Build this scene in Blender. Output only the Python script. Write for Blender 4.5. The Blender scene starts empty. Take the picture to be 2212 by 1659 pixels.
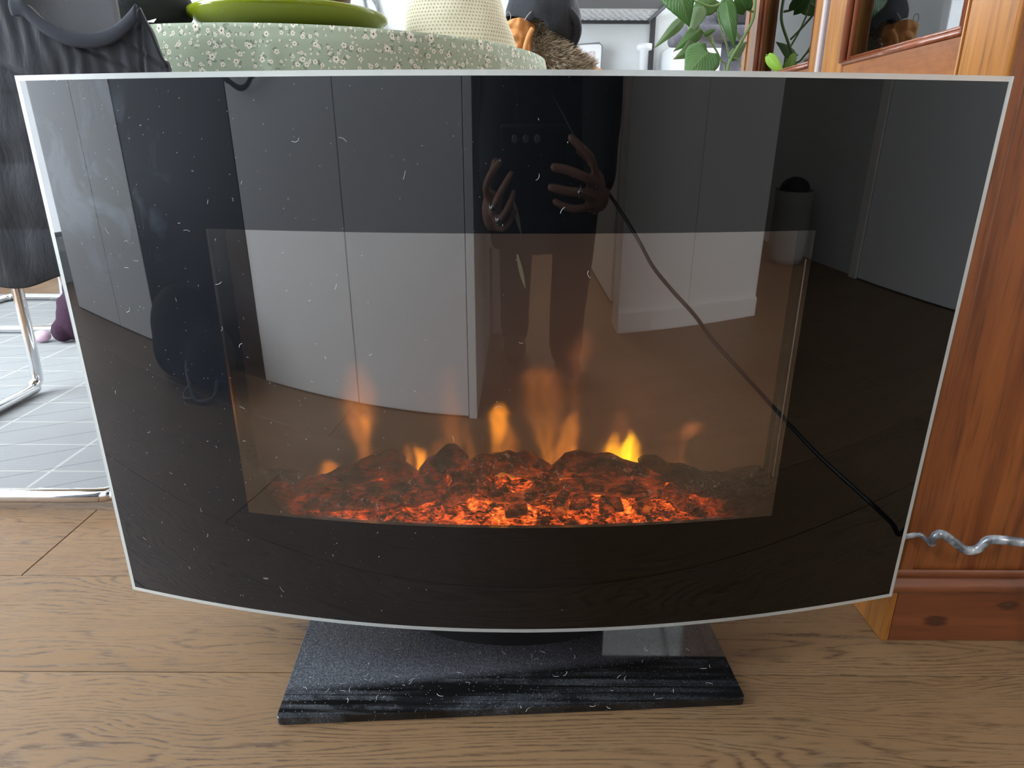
import bpy, bmesh, math, random
import numpy as np
from mathutils import Vector, Matrix
R = math.radians
S = bpy.context.scene
COL = S.collection
rnd = random.Random(7)

# ------------------------------------------------------------------ camera
F_PX, TH, PSI, RHO = 1469.97, 0.3327, -0.00068, 0.004507
CAM = np.array([0.00224, -0.61358, 0.57062])
_F = np.array([math.sin(PSI)*math.cos(TH), math.cos(PSI)*math.cos(TH), -math.sin(TH)])
_R0 = np.array([math.cos(PSI), -math.sin(PSI), 0.0])
_U0 = np.cross(_R0, _F)
cr, sr = math.cos(RHO), math.sin(RHO)
CR = cr*_R0 + sr*_U0
CU = -sr*_R0 + cr*_U0
CR, CU = CR, CU
cd = bpy.data.cameras.new('camera')
cd.sensor_fit = 'HORIZONTAL'; cd.sensor_width = 36.0
cd.lens = F_PX/2212*36.0
cd.clip_start = 0.002; cd.clip_end = 60
cam = bpy.data.objects.new('camera', cd); COL.objects.link(cam)
m = Matrix(((CR[0], CU[0], -_F[0], CAM[0]), (CR[1], CU[1], -_F[1], CAM[1]), (CR[2], CU[2], -_F[2], CAM[2]), (0, 0, 0, 1)))
cam.matrix_world = m
S.camera = cam

def ray(px, py):
    u = (px-1106)/F_PX; v = -(py-829.5)/F_PX
    d = _F + u*CR + v*CU
    return d/np.linalg.norm(d)
def at_y(px, py, y):
    d = ray(px, py); t = (y-CAM[1])/d[1]; return Vector(CAM+t*d)
def at_z(px, py, z):
    d = ray(px, py); t = (z-CAM[2])/d[2]; return Vector(CAM+t*d)
def at_x(px, py, x):
    d = ray(px, py); t = (x-CAM[0])/d[0]; return Vector(CAM+t*d)

# ------------------------------------------------------------------ world, light, exposure
w = bpy.data.worlds.new('world'); S.world = w; w.use_nodes = True
w.node_tree.nodes['Background'].inputs[0].default_value = (0.80, 0.90, 1.0, 1)
w.node_tree.nodes['Background'].inputs[1].default_value = 1.0
S.view_settings.view_transform = 'Standard'; S.view_settings.look = 'None'
S.view_settings.exposure = 0.0; S.view_settings.gamma = 1.0
S.view_settings.use_curve_mapping = False

def area(name, loc, rot, sx, sy, power, col):
    l = bpy.data.lights.new(name, 'AREA'); l.shape = 'RECTANGLE'; l.size = sx; l.size_y = sy
    l.energy = power; l.color = col
    o = bpy.data.objects.new(name, l); COL.objects.link(o)
    o.location = loc; o.rotation_euler = rot
    return o
# daylight through the tall window in the left wall
area('window_daylight_left', (-2.56, .15, 1.25), (0, R(-90), 0), 2.1, 2.3, 192, (0.84, 0.92, 1.0))
# daylight through the window in the back wall, left of the table
area('window_daylight_back', (-1.75, 2.97, 1.35), (R(-90), 0, 0), 1.3, 1.7, 32, (0.86, 0.93, 1.0))

# added fill light at an unseen opening, brightens the right wall
area('fill_light_right', (1.68, 2.97, 1.2), (R(-90), 0, 0), .8, 2.0, 85, (0.90, 0.94, 1.0))

# added fill light in the hall behind the photographer, no fixture
area('hall_fill', (.10, -2.25, 2.30), (0, 0, 0), .3, .3, 28, (1.0, .95, .88))

# ------------------------------------------------------------------ helpers
ROOTLOC = {}
def setp(o, label=None, cat=None, group=None, kind=None):
    if label: o['label'] = label
    if cat: o['category'] = cat
    if group: o['group'] = group
    if kind: o['kind'] = kind
    return o
def thing(name, label, cat, loc=(0, 0, 0), group=None):
    o = bpy.data.objects.new(name, None); COL.objects.link(o)
    o.location = loc; o.empty_display_size = .05
    return setp(o, label, cat, group)
def wloc(o):
    v = Vector((0, 0, 0))
    while o is not None:
        v += o.location; o = o.parent
    return v
def mk(name, V, Fc, mat, parent=None, smooth=False, uv=None, own_origin=False):
    """link one mesh object; V is given in world coordinates"""
    V = [Vector(v) for v in V]
    off = Vector((0, 0, 0))
    if parent is not None: off = wloc(parent)
    lo = Vector((0, 0, 0))
    if own_origin or parent is None:
        mn = Vector((min(v.x for v in V), min(v.y for v in V), min(v.z for v in V)))
        mx = Vector((max(v.x for v in V), max(v.y for v in V), max(v.z for v in V)))
        c = (mn+mx)/2; c.z = mn.z
        lo = c-off
    me = bpy.data.meshes.new(name)
    me.from_pydata([tuple(v-off-lo) for v in V], [], Fc); me.update()
    if smooth: me.polygons.foreach_set('use_smooth', [True]*len(me.polygons))
    if uv is not None:
        l = me.uv_layers.new(name='UVMap')
        for lp in me.loops: l.data[lp.index].uv = uv[lp.vertex_index]
    mats = mat if isinstance(mat, (list, tuple)) else [mat]
    for mm in mats: me.materials.append(mm)
    o = bpy.data.objects.new(name, me); COL.objects.link(o)
    o.parent = parent; o.location = lo
    return o

class MB:
    def __init__(s): s.v = []; s.f = []; s.uv = []
    def add(s, V, Fc, uv=None):
        n = len(s.v); s.v += [Vector(v) for v in V]; s.f += [tuple(i+n for i in f) for f in Fc]
        s.uv += (uv if uv else [(0, 0)]*len(V)); return s
    def box(s, x0, x1, y0, y1, z0, z1, b=0.0):
        if b <= 0:
            V = [(x, y, z) for z in (z0, z1) for y in (y0, y1) for x in (x0, x1)]
            return s.add(V, [(0, 2, 3, 1), (4, 5, 7, 6), (0, 1, 5, 4), (2, 6, 7, 3), (0, 4, 6, 2), (1, 3, 7, 5)])
        bm = bmesh.new(); bmesh.ops.create_cube(bm, size=1)
        for v in bm.verts:
            v.co = Vector(((x0+x1)/2+v.co.x*(x1-x0), (y0+y1)/2+v.co.y*(y1-y0), (z0+z1)/2+v.co.z*(z1-z0)))
        bmesh.ops.bevel(bm, geom=bm.edges[:], offset=b, segments=2, affect='EDGES', profile=.5)
        bm.verts.index_update()
        V = [v.co.copy() for v in bm.verts]; Fc = [[v.index for v in f.verts] for f in bm.faces]
        bm.free(); return s.add(V, Fc)
    def tube(s, P, r, seg=10, caps=True, closed=False):
        P = [Vector(p) for p in P]; n = len(P)
        rr = r if isinstance(r, (list, tuple)) else [r]*n
        V = []; Fc = []; prev = None
        for i, p in enumerate(P):
            if closed: t = P[(i+1) % n]-P[i-1]
            else: t = P[min(i+1, n-1)]-P[max(i-1, 0)]
            t.normalize()
            if prev is None:
                a = Vector((0, 0, 1)) if abs(t.z) < .9 else Vector((1, 0, 0))
                u = t.cross(a).normalized()
            else:
                u = (prev-t*prev.dot(t)).normalized()
            prev = u; wv = t.cross(u)
            for k in range(seg):
                an = 2*math.pi*k/seg
                V.append(p+(u*math.cos(an)+wv*math.sin(an))*rr[i])
        m_ = n if closed else n-1
        for i in range(m_):
            for k in range(seg):
                a = i*seg+k; b = i*seg+(k+1) % seg; j = ((i+1) % n)*seg
                Fc.append((a, b, j+(k+1) % seg, j+k))
        if caps and not closed:
            Fc.append(tuple(range(seg))[::-1]); Fc.append(tuple((n-1)*seg+k for k in range(seg)))
        return s.add(V, Fc)
    def lathe(s, prof, c=(0, 0, 0), seg=48, sx=1, sy=1, capb=True, capt=True):
        c = Vector(c); V = []; Fc = []
        for r_, z in prof:
            for k in range(seg):
                a = 2*math.pi*k/seg; V.append(c+Vector((r_*math.cos(a)*sx, r_*math.sin(a)*sy, z)))
        for i in range(len(prof)-1):
            for k in range(seg):
                Fc.append((i*seg+k, i*seg+(k+1) % seg, (i+1)*seg+(k+1) % seg, (i+1)*seg+k))
        if capb: Fc.append(tuple(range(seg))[::-1])
        if capt: Fc.append(tuple((len(prof)-1)*seg+k for k in range(seg)))
        return s.add(V, Fc)
    def grid(s, fn, nu, nv, uvf=None):
        V = []; U = []; Fc = []
        for j in range(nv+1):
            for i in range(nu+1):
                V.append(Vector(fn(i/nu, j/nv))); U.append(uvf(i/nu, j/nv) if uvf else (i/nu, j/nv))
        for j in range(nv):
            for i in range(nu):
                a = j*(nu+1)+i; Fc.append((a, a+1, a+nu+2, a+nu+1))
        return s.add(V, Fc, U)
    def ball(s, c, rx, ry=None, rz=None, seg=16, rings=10, M=None):
        ry = ry or rx; rz = rz or rx; c = Vector(c); V = []; Fc = []
        for j in range(1, rings):
            ph = math.pi*j/rings
            for k in range(seg):
                a = 2*math.pi*k/seg
                q = Vector((rx*math.sin(ph)*math.cos(a), ry*math.sin(ph)*math.sin(a), rz*math.cos(ph)))
                V.append(c+(M@q if M else q))
        for j in range(rings-2):
            for k in range(seg):
                Fc.append((j*seg+k, (j+1)*seg+k, (j+1)*seg+(k+1) % seg, j*seg+(k+1) % seg))
        n = len(V); q = Vector((0, 0, rz)); V.append(c+(M@q if M else q)); V.append(c-(M@q if M else q))
        for k in range(seg):
            Fc.append((n, k, (k+1) % seg)); b = (rings-2)*seg; Fc.append((n+1, b+(k+1) % seg, b+k))
        return s.add(V, Fc)
    def build(s, name, mat, parent=None, smooth=False, uv=False, own_origin=False):
        return mk(name, s.v, s.f, mat, parent, smooth, s.uv if uv else None, own_origin)

def spline(P, n=8, closed=False):
    P = [Vector(p) for p in P]; out = []; N = len(P)
    for i in range(N if closed else N-1):
        if closed: a, b, c, d = P[i-1], P[i], P[(i+1) % N], P[(i+2) % N]
        else: a, b, c, d = P[max(i-1, 0)], P[i], P[i+1], P[min(i+2, N-1)]
        for k in range(n):
            t = k/n
            out.append(.5*((2*b)+(-a+c)*t+(2*a-5*b+4*c-d)*t*t+(-a+3*b-3*c+d)*t**3))
    if not closed: out.append(P[-1])
    return out
def solidify(o, t, offset=-1):
    md = o.modifiers.new('solid', 'SOLIDIFY'); md.thickness = t; md.offset = offset; return o
def subsurf(o, n=1):
    md = o.modifiers.new('sub', 'SUBSURF'); md.levels = n; md.render_levels = n; return o
def remesh(o, vs, smooth_it=4):
    md = o.modifiers.new('remesh', 'REMESH'); md.mode = 'VOXEL'; md.voxel_size = vs; md.use_smooth_shade = True
    if smooth_it:
        m2 = o.modifiers.new('smooth', 'SMOOTH'); m2.factor = .5; m2.iterations = smooth_it
    return o
def n3(x, y, z=0):  # cheap smooth value noise
    from mathutils import noise
    return noise.noise(Vector((x, y, z)))

# ------------------------------------------------------------------ materials
class NT:
    def __init__(s, name):
        s.m = bpy.data.materials.new(name); s.m.use_nodes = True
        s.t = s.m.node_tree; s.n = s.t.nodes; s.l = s.t.links
        s.b = s.n['Principled BSDF']; s.out = s.n['Material Output']
    def N(s, typ, **kw):
        n = s.n.new(typ)
        for k, v in kw.items():
            if k.startswith('i_'):
                key = k[2:]
                key = int(key) if key.isdigit() else key.replace('_', ' ')
                n.inputs[key].default_value = v
            else: setattr(n, k, v)
        return n
    def L(s, a, b): s.l.new(a, b); return s
    def co(s, kind='Object', scale=(1, 1, 1), rot=(0, 0, 0), loc=(0, 0, 0)):
        tc = s.N('ShaderNodeTexCoord'); mp = s.N('ShaderNodeMapping')
        mp.inputs['Scale'].default_value = scale; mp.inputs['Rotation'].default_value = rot; mp.inputs['Location'].default_value = loc
        if kind == 'World':
            g = s.N('ShaderNodeNewGeometry'); s.L(g.outputs['Position'], mp.inputs['Vector'])
        else: s.L(tc.outputs[kind], mp.inputs['Vector'])
        return mp.outputs[0]
    def noise(s, vec, scale, detail=3, rough=.5, dist=0):
        n = s.N('ShaderNodeTexNoise'); n.inputs['Scale'].default_value = scale; n.inputs['Detail'].default_value = detail
        n.inputs['Roughness'].default_value = rough; n.inputs['Distortion'].default_value = dist
        if vec is not None: s.L(vec, n.inputs['Vector'])
        return n.outputs['Fac']
    def ramp(s, fac, stops, interp='LINEAR'):
        n = s.N('ShaderNodeValToRGB'); n.color_ramp.interpolation = interp
        e = n.color_ramp.elements
        while len(e) < len(stops): e.new(.5)
        for el, (p, c) in zip(e, stops):
            el.position = p; el.color = c if len(c) == 4 else (*c, 1)
        if fac is not None: s.L(fac, n.inputs[0])
        return n.outputs[0]
    def math(s, op, a, b=None, clamp=False):
        n = s.N('ShaderNodeMath', operation=op); n.use_clamp = clamp
        for i, v in enumerate((a, b)):
            if v is None: continue
            if isinstance(v, (int, float)): n.inputs[i].default_value = v
            else: s.L(v, n.inputs[i])
        return n.outputs[0]
    def mix(s, fac, a, b, blend='MIX'):
        n = s.N('ShaderNodeMix', data_type='RGBA', blend_type=blend)
        for i, v in ((0, fac), (6, a), (7, b)):
            if isinstance(v, (int, float)): n.inputs[i].default_value = v
            elif isinstance(v, (tuple, list)): n.inputs[i].default_value = v if len(v) == 4 else (*v, 1)
            else: s.L(v, n.inputs[i])
        return n.outputs[2]
    def bump(s, h, strength=.3, dist=.002, normal=None):
        n = s.N('ShaderNodeBump'); n.inputs['Strength'].default_value = strength; n.inputs['Distance'].default_value = dist
        s.L(h, n.inputs['Height'])
        if normal is not None: s.L(normal, n.inputs['Normal'])
        s.L(n.outputs[0], s.b.inputs['Normal']); return n.outputs[0]
    def set(s, col=None, rough=None, metal=None, spec=None, **kw):
        b = s.b.inputs
        if col is not None:
            if isinstance(col, (tuple, list)): b['Base Color'].default_value = (*col[:3], 1)
            else: s.L(col, b['Base Color'])
        if rough is not None:
            if isinstance(rough, (int, float)): b['Roughness'].default_value = rough
            else: s.L(rough, b['Roughness'])
        if metal is not None: b['Metallic'].default_value = metal
        if spec is not None: b['Specular IOR Level'].default_value = spec
        for k, v in kw.items(): b[k.replace('_', ' ')].default_value = v
        return s
def plain(name, col, rough=.5, metal=0, bump=None, spec=None, var=.06, vs=8):
    t = NT(name)
    v = t.co('Object'); n = t.noise(v, vs, 4)
    c = t.mix(t.math('MULTIPLY', n, 1), tuple(max(0, x*(1-var)) for x in col), tuple(min(1, x*(1+var)) for x in col))
    t.set(c, rough, metal, spec)
    if bump: t.bump(t.noise(v, bump[0], 5, .6), bump[1], bump[2])
    return t.m

def wood_oak():
    t = NT('oak_plank')
    g = t.N('ShaderNodeNewGeometry'); oi = t.N('ShaderNodeObjectInfo')
    sh = t.N('ShaderNodeVectorMath', operation='MULTIPLY_ADD')
    cmb = t.N('ShaderNodeCombineXYZ')
    t.L(oi.outputs['Random'], cmb.inputs[0]); t.L(oi.outputs['Random'], cmb.inputs[2])
    sh.inputs[1].default_value = (31, 0, 17); t.L(cmb.outputs[0], sh.inputs[0]); t.L(g.outputs['Position'], sh.inputs[2])
    pos = sh.outputs[0]
    def mp(sc):
        m_ = t.N('ShaderNodeMapping'); m_.inputs['Scale'].default_value = sc; t.L(pos, m_.inputs['Vector']); return m_.outputs[0]
    # cathedral grain: rings warped by a long noise
    warp = t.noise(mp((.9, 5.0, 1)), 1.5, 3, .55, .5)
    sep = t.N('ShaderNodeSeparateXYZ'); t.L(pos, sep.inputs[0])
    yy = t.math('ADD', sep.outputs[1], t.math('MULTIPLY', warp, .20))
    rings = t.math('SINE', t.math('MULTIPLY', yy, 2*math.pi/.0074))
    rings = t.math('MULTIPLY', t.math('ADD', rings, 1), .5)
    rings = t.math('POWER', rings, 3.5)
    brk = t.noise(mp((26, 190, 1)), 1.6, 5, .72)
    patch = t.noise(mp((2.5, 9, 1)), 1.5, 3, .6)
    pores = t.math('MULTIPLY', t.math('MULTIPLY', rings, t.ramp(brk, [(.40, (0, 0, 0)), (.56, (1, 1, 1))])), t.ramp(patch, [(.25, (.25,)*3), (.6, (1, 1, 1))]))
    fine = t.noise(mp((14, 240, 1)), 2.4, 3, .6)
    finep = t.ramp(fine, [(.55, (0, 0, 0)), (.72, (1, 1, 1))])
    big = t.noise(mp((.9, 3, 1)), 2.2, 2)
    base = t.mix(big, (.175, .094, .040), (.262, .155, .076))
    tone = t.ramp(oi.outputs['Random'], [(0, (.80, .78, .76)), (.5, (1, 1, 1)), (1, (.9, .93, .96))])
    base = t.mix(1.0, base, tone, 'MULTIPLY')
    c = t.mix(t.math('MULTIPLY', pores, .92), base, (.060, .030, .013))
    c = t.mix(t.math('MULTIPLY', finep, .5), c, (.085, .045, .020))
    cloud = t.noise(mp((5, 11, 1)), 3, 4, .6)
    c = t.mix(t.ramp(cloud, [(.56, (0, 0, 0)), (.72, (.30, .30, .30))]), c, (.20, .14, .09))
    t.set(c, t.ramp(brk, [(0, (.42, .42, .42)), (1, (.58, .58, .58))]), spec=.35)
    h = t.math('ADD', t.math('MULTIPLY', pores, -1), t.math('MULTIPLY', finep, -.5))
    t.bump(h, .55, .0009)
    return t.m
def wood_cab(name, ca, cb, cdark, axis='Z', rough=.3, streak=.6, fig=0.0, knots=()):
    t = NT(name)
    sc = {'Z': (22, 22, 1.3), 'X': (1.3, 22, 22), 'Y': (22, 1.3, 22)}[axis]
    v = t.co('World', sc)
    a = t.noise(v, 1.3, 4, .6, 1.2)
    v2 = t.co('World', tuple(x*5 for x in sc)); b = t.noise(v2, 1.6, 3, .6)
    v3 = t.co('World', {'Z': (7, 7, .8), 'X': (.8, 7, 7), 'Y': (7, .8, 7)}[axis]); d = t.noise(v3, 1.2, 3, .5, .8)
    c = t.mix(t.ramp(a, [(.3, (0, 0, 0)), (.7, (1, 1, 1))]), ca, cb)
    c = t.mix(t.ramp(b, [(.5, (0, 0, 0)), (.75, (streak*.7,)*3)]), c, cdark)
    c = t.mix(t.ramp(d, [(.55, (0, 0, 0)), (.7, (streak*.8,)*3)]), c, cdark)
    if fig:
        v4 = t.co('World', (30, 30, 55), (R(25), R(35), 0)); f = t.noise(v4, 1.5, 4, .6)
        c = t.mix(t.ramp(f, [(.45, (0, 0, 0)), (.7, (fig,)*3)]), c, cdark)
    for (kx, kz, kr) in knots:
        g_ = t.N('ShaderNodeNewGeometry'); sp_ = t.N('ShaderNodeSeparateXYZ'); t.L(g_.outputs['Position'], sp_.inputs[0])
        dx = t.math('MULTIPLY', t.math('SUBTRACT', sp_.outputs[0], kx), .55/kr); dz = t.math('MULTIPLY', t.math('SUBTRACT', sp_.outputs[2], kz), 1/kr)
        dd = t.math('ADD', t.math('ADD', t.math('MULTIPLY', dx, dx), t.math('MULTIPLY', dz, dz)), t.math('MULTIPLY', t.math('SUBTRACT', b, .35), 1.6))
        c = t.mix(t.ramp(dd, [(0, (.9,)*3), (.5, (.8,)*3), (1, (0, 0, 0))]), c, cdark)
        c = t.mix(t.ramp(dd, [(.0, (.5,)*3), (.2, (0, 0, 0))]), c, (.20, .13, .09))
    t.set(c, rough, spec=.5, Coat_Weight=.35, Coat_Roughness=.22)
    t.bump(b, .15, .0006)
    return t.m

M = {}
M['oak'] = wood_oak()
M['dark'] = plain('dark_gap', (.02, .017, .014), .9)
M['wall'] = plain('white_plaster', (.64, .66, .655), .9, bump=(90, .5, .004), var=.03)
M['white_lac'] = plain('white_lacquer', (.88, .89, .90), .38, var=.02, vs=2)
M['white_paint'] = plain('white_paint', (.84, .82, .79), .6, var=.02)
M['ceil'] = plain('ceiling_white', (.82, .82, .81), .9)
M['chrome'] = NT('chrome').set((.78, .79, .81), .09, 1).m
M['black_metal'] = plain('black_metal', (.045, .045, .05), .4, 0)
M['grey_metal'] = plain('grey_metal', (.22, .23, .24), .45, .3)
M['white_plastic'] = plain('white_plastic', (.82, .83, .84), .35, var=.01)
M['black_fabric'] = plain('black_jersey', (.016, .018, .019), .9, bump=(220, .4, .001))
M['trouser'] = plain('dark_denim', (.030, .026, .024), .9, bump=(260, .4, .001), var=.3)
M['cab_gold'] = wood_cab('golden_walnut', (.235, .078, .013), (.38, .155, .030), (.09, .028, .007), 'Z', .28, 1.0)
M['cab_rail'] = wood_cab('orange_rail_wood', (.26, .080, .018), (.35, .120, .030), (.13, .038, .012), 'Y', .3, .8, .6)
M['cab_side'] = wood_cab('red_brown_side', (.145, .038, .011), (.29, .090, .022), (.045, .012, .005), 'Z', .33, 1.0)
M['cab_plinth'] = wood_cab('red_brown_plinth', (.140, .038, .014), (.21, .066, .023), (.04, .013, .007), 'X', .36, .5, knots=((.520, .028, .011), (.602, .053, .009)))
M['cab_mould'] = wood_cab('dark_moulding', (.16, .045, .02), (.26, .08, .035), (.06, .02, .01), 'Z', .14, .4)
M['cab_in'] = plain('cabinet_interior', (.10, .06, .03), .7)

def mat_black_glass():
    t = NT('black_backed_glass')
    v = t.co('World')
    # dust specks; the dust veil has window-lit haze painted in, stronger at left
    sp = t.N('ShaderNodeTexVoronoi'); sp.inputs['Scale'].default_value = 190; t.L(v, sp.inputs['Vector'])
    spr = t.N('ShaderNodeSeparateColor'); t.L(sp.outputs['Color'], spr.inputs[0])
    keep = t.math('GREATER_THAN', spr.outputs[0], .74)
    speck = t.math('MULTIPLY', t.math('LESS_THAN', sp.outputs['Distance'], .085), keep)
    sep = t.N('ShaderNodeSeparateXYZ'); t.L(v, sep.inputs[0])
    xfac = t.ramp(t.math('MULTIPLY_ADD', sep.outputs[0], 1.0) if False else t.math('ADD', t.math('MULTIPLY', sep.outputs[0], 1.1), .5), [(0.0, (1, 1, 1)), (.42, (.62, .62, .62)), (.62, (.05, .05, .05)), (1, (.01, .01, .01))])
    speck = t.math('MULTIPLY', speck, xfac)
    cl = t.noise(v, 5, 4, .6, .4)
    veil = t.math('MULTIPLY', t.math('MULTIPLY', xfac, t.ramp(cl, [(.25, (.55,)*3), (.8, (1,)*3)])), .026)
    # hand smears near the upper left corner
    smv = t.co('World', (1, 1, .55), (0, R(18), 0)); sm = t.noise(smv, 24, 3, .5, 1.5)
    dx = t.math('ADD', sep.outputs[0], .385); dz = t.math('SUBTRACT', sep.outputs[2], .545)
    rr = t.math('ADD', t.math('MULTIPLY', t.math('MULTIPLY', dx, dx), 140), t.math('MULTIPLY', t.math('MULTIPLY', dz, dz), 90))
    smear = t.math('MULTIPLY', t.ramp(rr, [(0, (1, 1, 1)), (1, (0, 0, 0))]), t.ramp(sm, [(.52, (0, 0, 0)), (.68, (.055,)*3)]))
    tot = t.math('ADD', t.math('ADD', veil, smear), t.math('MULTIPLY', speck, .32), clamp=True)
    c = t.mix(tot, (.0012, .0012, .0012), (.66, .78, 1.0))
    t.set(c, .0, spec=.5, IOR=1.52)
    t.b.inputs['Roughness'].default_value = .015
    return t.m
M['black_glass'] = mat_black_glass()
def mat_window_front():
    t = NT('semi_mirror_window_glass')
    fr = t.N('ShaderNodeFresnel'); fr.inputs['IOR'].default_value = 1.5
    fac = t.math('MULTIPLY', fr.outputs[0], 3.6, clamp=True)
    gl = t.N('ShaderNodeBsdfGlossy'); gl.inputs['Roughness'].default_value = .015; gl.inputs['Color'].default_value = (.98, .97, .95, 1)
    tr = t.N('ShaderNodeBsdfTransparent'); tr.inputs['Color'].default_value = (.80, .79, .77, 1)
    v = t.co('World')
    sp = t.N('ShaderNodeTexVoronoi'); sp.inputs['Scale'].default_value = 170; t.L(v, sp.inputs['Vector'])
    spr = t.N('ShaderNodeSeparateColor'); t.L(sp.outputs['Color'], spr.inputs[0])
    sep = t.N('ShaderNodeSeparateXYZ'); t.L(v, sep.inputs[0])
    xfac = t.ramp(t.math('ADD', t.math('MULTIPLY', sep.outputs[0], 1.4), .5), [(0, (1, 1, 1)), (.45, (.6,)*3), (.75, (.12,)*3)])
    speck = t.math('MULTIPLY', t.math('LESS_THAN', sp.outputs['Distance'], .08), t.math('GREATER_THAN', spr.outputs[0], .86))
    cl = t.noise(v, 9, 4, .6, .4)
    veil = t.math('MULTIPLY', xfac, t.ramp(cl, [(.3, (.004,)*3), (.8, (.03,)*3)]))
    dfac = t.math('ADD', t.math('MULTIPLY', t.math('MULTIPLY', speck, xfac), .5), veil, clamp=True)
    df = t.N('ShaderNodeBsdfDiffuse'); df.inputs['Color'].default_value = (.75, .8, .9, 1)
    m1 = t.N('ShaderNodeMixShader'); t.L(fac, m1.inputs[0]); t.L(tr.outputs[0], m1.inputs[1]); t.L(gl.outputs[0], m1.inputs[2])
    m2 = t.N('ShaderNodeMixShader'); t.L(dfac, m2.inputs[0]); t.L(m1.outputs[0], m2.inputs[1]); t.L(df.outputs[0], m2.inputs[2])
    t.L(m2.outputs[0], t.out.inputs[0]); return t.m
M['win_front'] = mat_window_front()
def mat_clear(name, tint=(.95, .97, .96), f=1.0):
    t = NT(name)
    fr = t.N('ShaderNodeFresnel'); fr.inputs['IOR'].default_value = 1.5
    gl = t.N('ShaderNodeBsdfGlossy'); gl.inputs['Roughness'].default_value = .02
    tr = t.N('ShaderNodeBsdfTransparent'); tr.inputs['Color'].default_value = (*tint, 1)
    m1 = t.N('ShaderNodeMixShader'); t.L(t.math('MULTIPLY', fr.outputs[0], f, clamp=True), m1.inputs[0]); t.L(tr.outputs[0], m1.inputs[1]); t.L(gl.outputs[0], m1.inputs[2])
    t.L(m1.outputs[0], t.out.inputs[0]); return t.m
M['clear'] = mat_clear('clear_glass')
M['cab_glass'] = mat_clear('cabinet_pane_glass', (.9, .93, .92), 1.6)
def mat_rim():
    t = NT('polished_glass_edge'); t.set((.86, .90, .89), .22, spec=.8, Transmission_Weight=.55, IOR=1.5); return t.m
M['rim'] = mat_rim()
# ------------------------------------------------------------------ the room (setting)
def structure(o): o['kind'] = 'structure'; return o
PW, Y1 = 0.18489, 0.20278
floor = structure(MB().box(-2.65, 2.3, -2.8, 3.05, -.05, -.0145).build('floor', M['dark']))
for k in range(-16, 16):          # row k spans Y1+(k-1)*PW .. Y1+k*PW
    ya = Y1+(k-1)*PW; yb = ya+PW
    if ya > 3.0 or yb < -2.75: continue
    if k == 1: js = [-2.3, -.688, 1.05]
    elif k == -1: js = [-1.9, 1.4]
    elif k == -2: js = [-2.2, -.561, 1.15]
    elif k == 0: js = [-1.5, .95]
    else:
        s0 = -2.6+rnd.uniform(.2, 1.6); js = [s0, s0+1.75, s0+3.5]
    xs = [-2.62]+[j for j in js if -2.55 < j < 2.2]+[2.27]
    for a, b in zip(xs[:-1], xs[1:]):
        x0, x1, y0, y1, e = a+.0006, b-.0006, ya+.0005, yb-.0005, .0007
        V = [(x0, y0, -.014), (x1, y0, -.014), (x1, y1, -.014), (x0, y1, -.014),
             (x0, y0, -e), (x1, y0, -e), (x1, y1, -e), (x0, y1, -e),
             (x0+e, y0+e, 0), (x1-e, y0+e, 0), (x1-e, y1-e, 0), (x0+e, y1-e, 0)]
        Fc = [(3, 2, 1, 0), (8, 9, 10, 11)]
        for i in range(4):
            j = (i+1) % 4; Fc += [(i, j, j+4, i+4), (i+4, j+4, j+8, i+8)]
        mk('floor_plank', V, Fc, M['oak'], floor, own_origin=True)

structure(MB().box(-2.65, 2.3, -2.8, 3.05, 2.45, 2.5).build('ceiling', M['ceil']))
# back wall with a window opening at its left end
b = MB(); WX0, WX1, WZ0, WZ1 = -2.42, -1.08, .5, 2.2
b.box(-2.65, WX0, 3.0, 3.1, 0, 2.45).box(WX1, 1.25, 3.0, 3.1, 0, 2.45).box(2.11, 2.3, 3.0, 3.1, 0, 2.45).box(1.25, 2.11, 3.0, 3.1, 2.25, 2.45).box(1.25, 2.11, 3.0, 3.1, 0, .1).box(WX0, WX1, 3.0, 3.1, 0, WZ0).box(WX0, WX1, 3.0, 3.1, WZ1, 2.45)
structure(b.build('wall_back', M['wall']))
def window(name, axis, c, a0, a1, z0, z1):
    f = MB(); w_ = .05
    def bx(u0, u1, v0, v1, t0=-.03, t1=.03):
        if axis == 'Y': f.box(u0, u1, c+t0, c+t1, v0, v1, .004)
        else: f.box(c+t0, c+t1, u0, u1, v0, v1, .004)
    bx(a0, a0+w_, z0, z1); bx(a1-w_, a1, z0, z1); bx(a0+w_, a1-w_, z0, z0+w_); bx(a0+w_, a1-w_, z1-w_, z1)
    mid = (a0+a1)/2; bx(mid-w_/2, mid+w_/2, z0+w_, z1-w_)
    o = structure(f.build(name, M['white_plastic']))
    g = MB()
    if axis == 'Y': g.box(a0+w_, a1-w_, c-.004, c+.004, z0+w_, z1-w_)
    else: g.box(c-.004, c+.004, a0+w_, a1-w_, z0+w_, z1-w_)
    g.build('pane', M['clear'], o)
    return o
window('window_1', 'Y', 3.05, WX0, WX1, WZ0, WZ1)
window('window_added', 'Y', 3.05, 1.25, 2.11, .1, 2.25)  # unseen window added to go with the right fill light
b = MB(); b.box(-2.7, -2.6, -2.8, -1.05, 0, 2.45).box(-2.7, -2.6, 1.35, 3.1, 0, 2.45).box(-2.7, -2.6, -1.05, 1.35, 2.35, 2.45).box(-2.7, -2.6, -1.05, 1.35, 0, .12)
structure(b.build('wall_left', M['wall']))
window('window_2', 'X', -2.65, -1.05, 1.35, .12, 2.35)
structure(MB().box(2.17, 2.3, -2.8, 3.0, 0, 2.45).build('wall_right', M['wall']))
structure(MB().box(-2.65, 2.3, -2.8, -2.7, 0, 2.45).build('wall_front', M['white_paint']))
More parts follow.
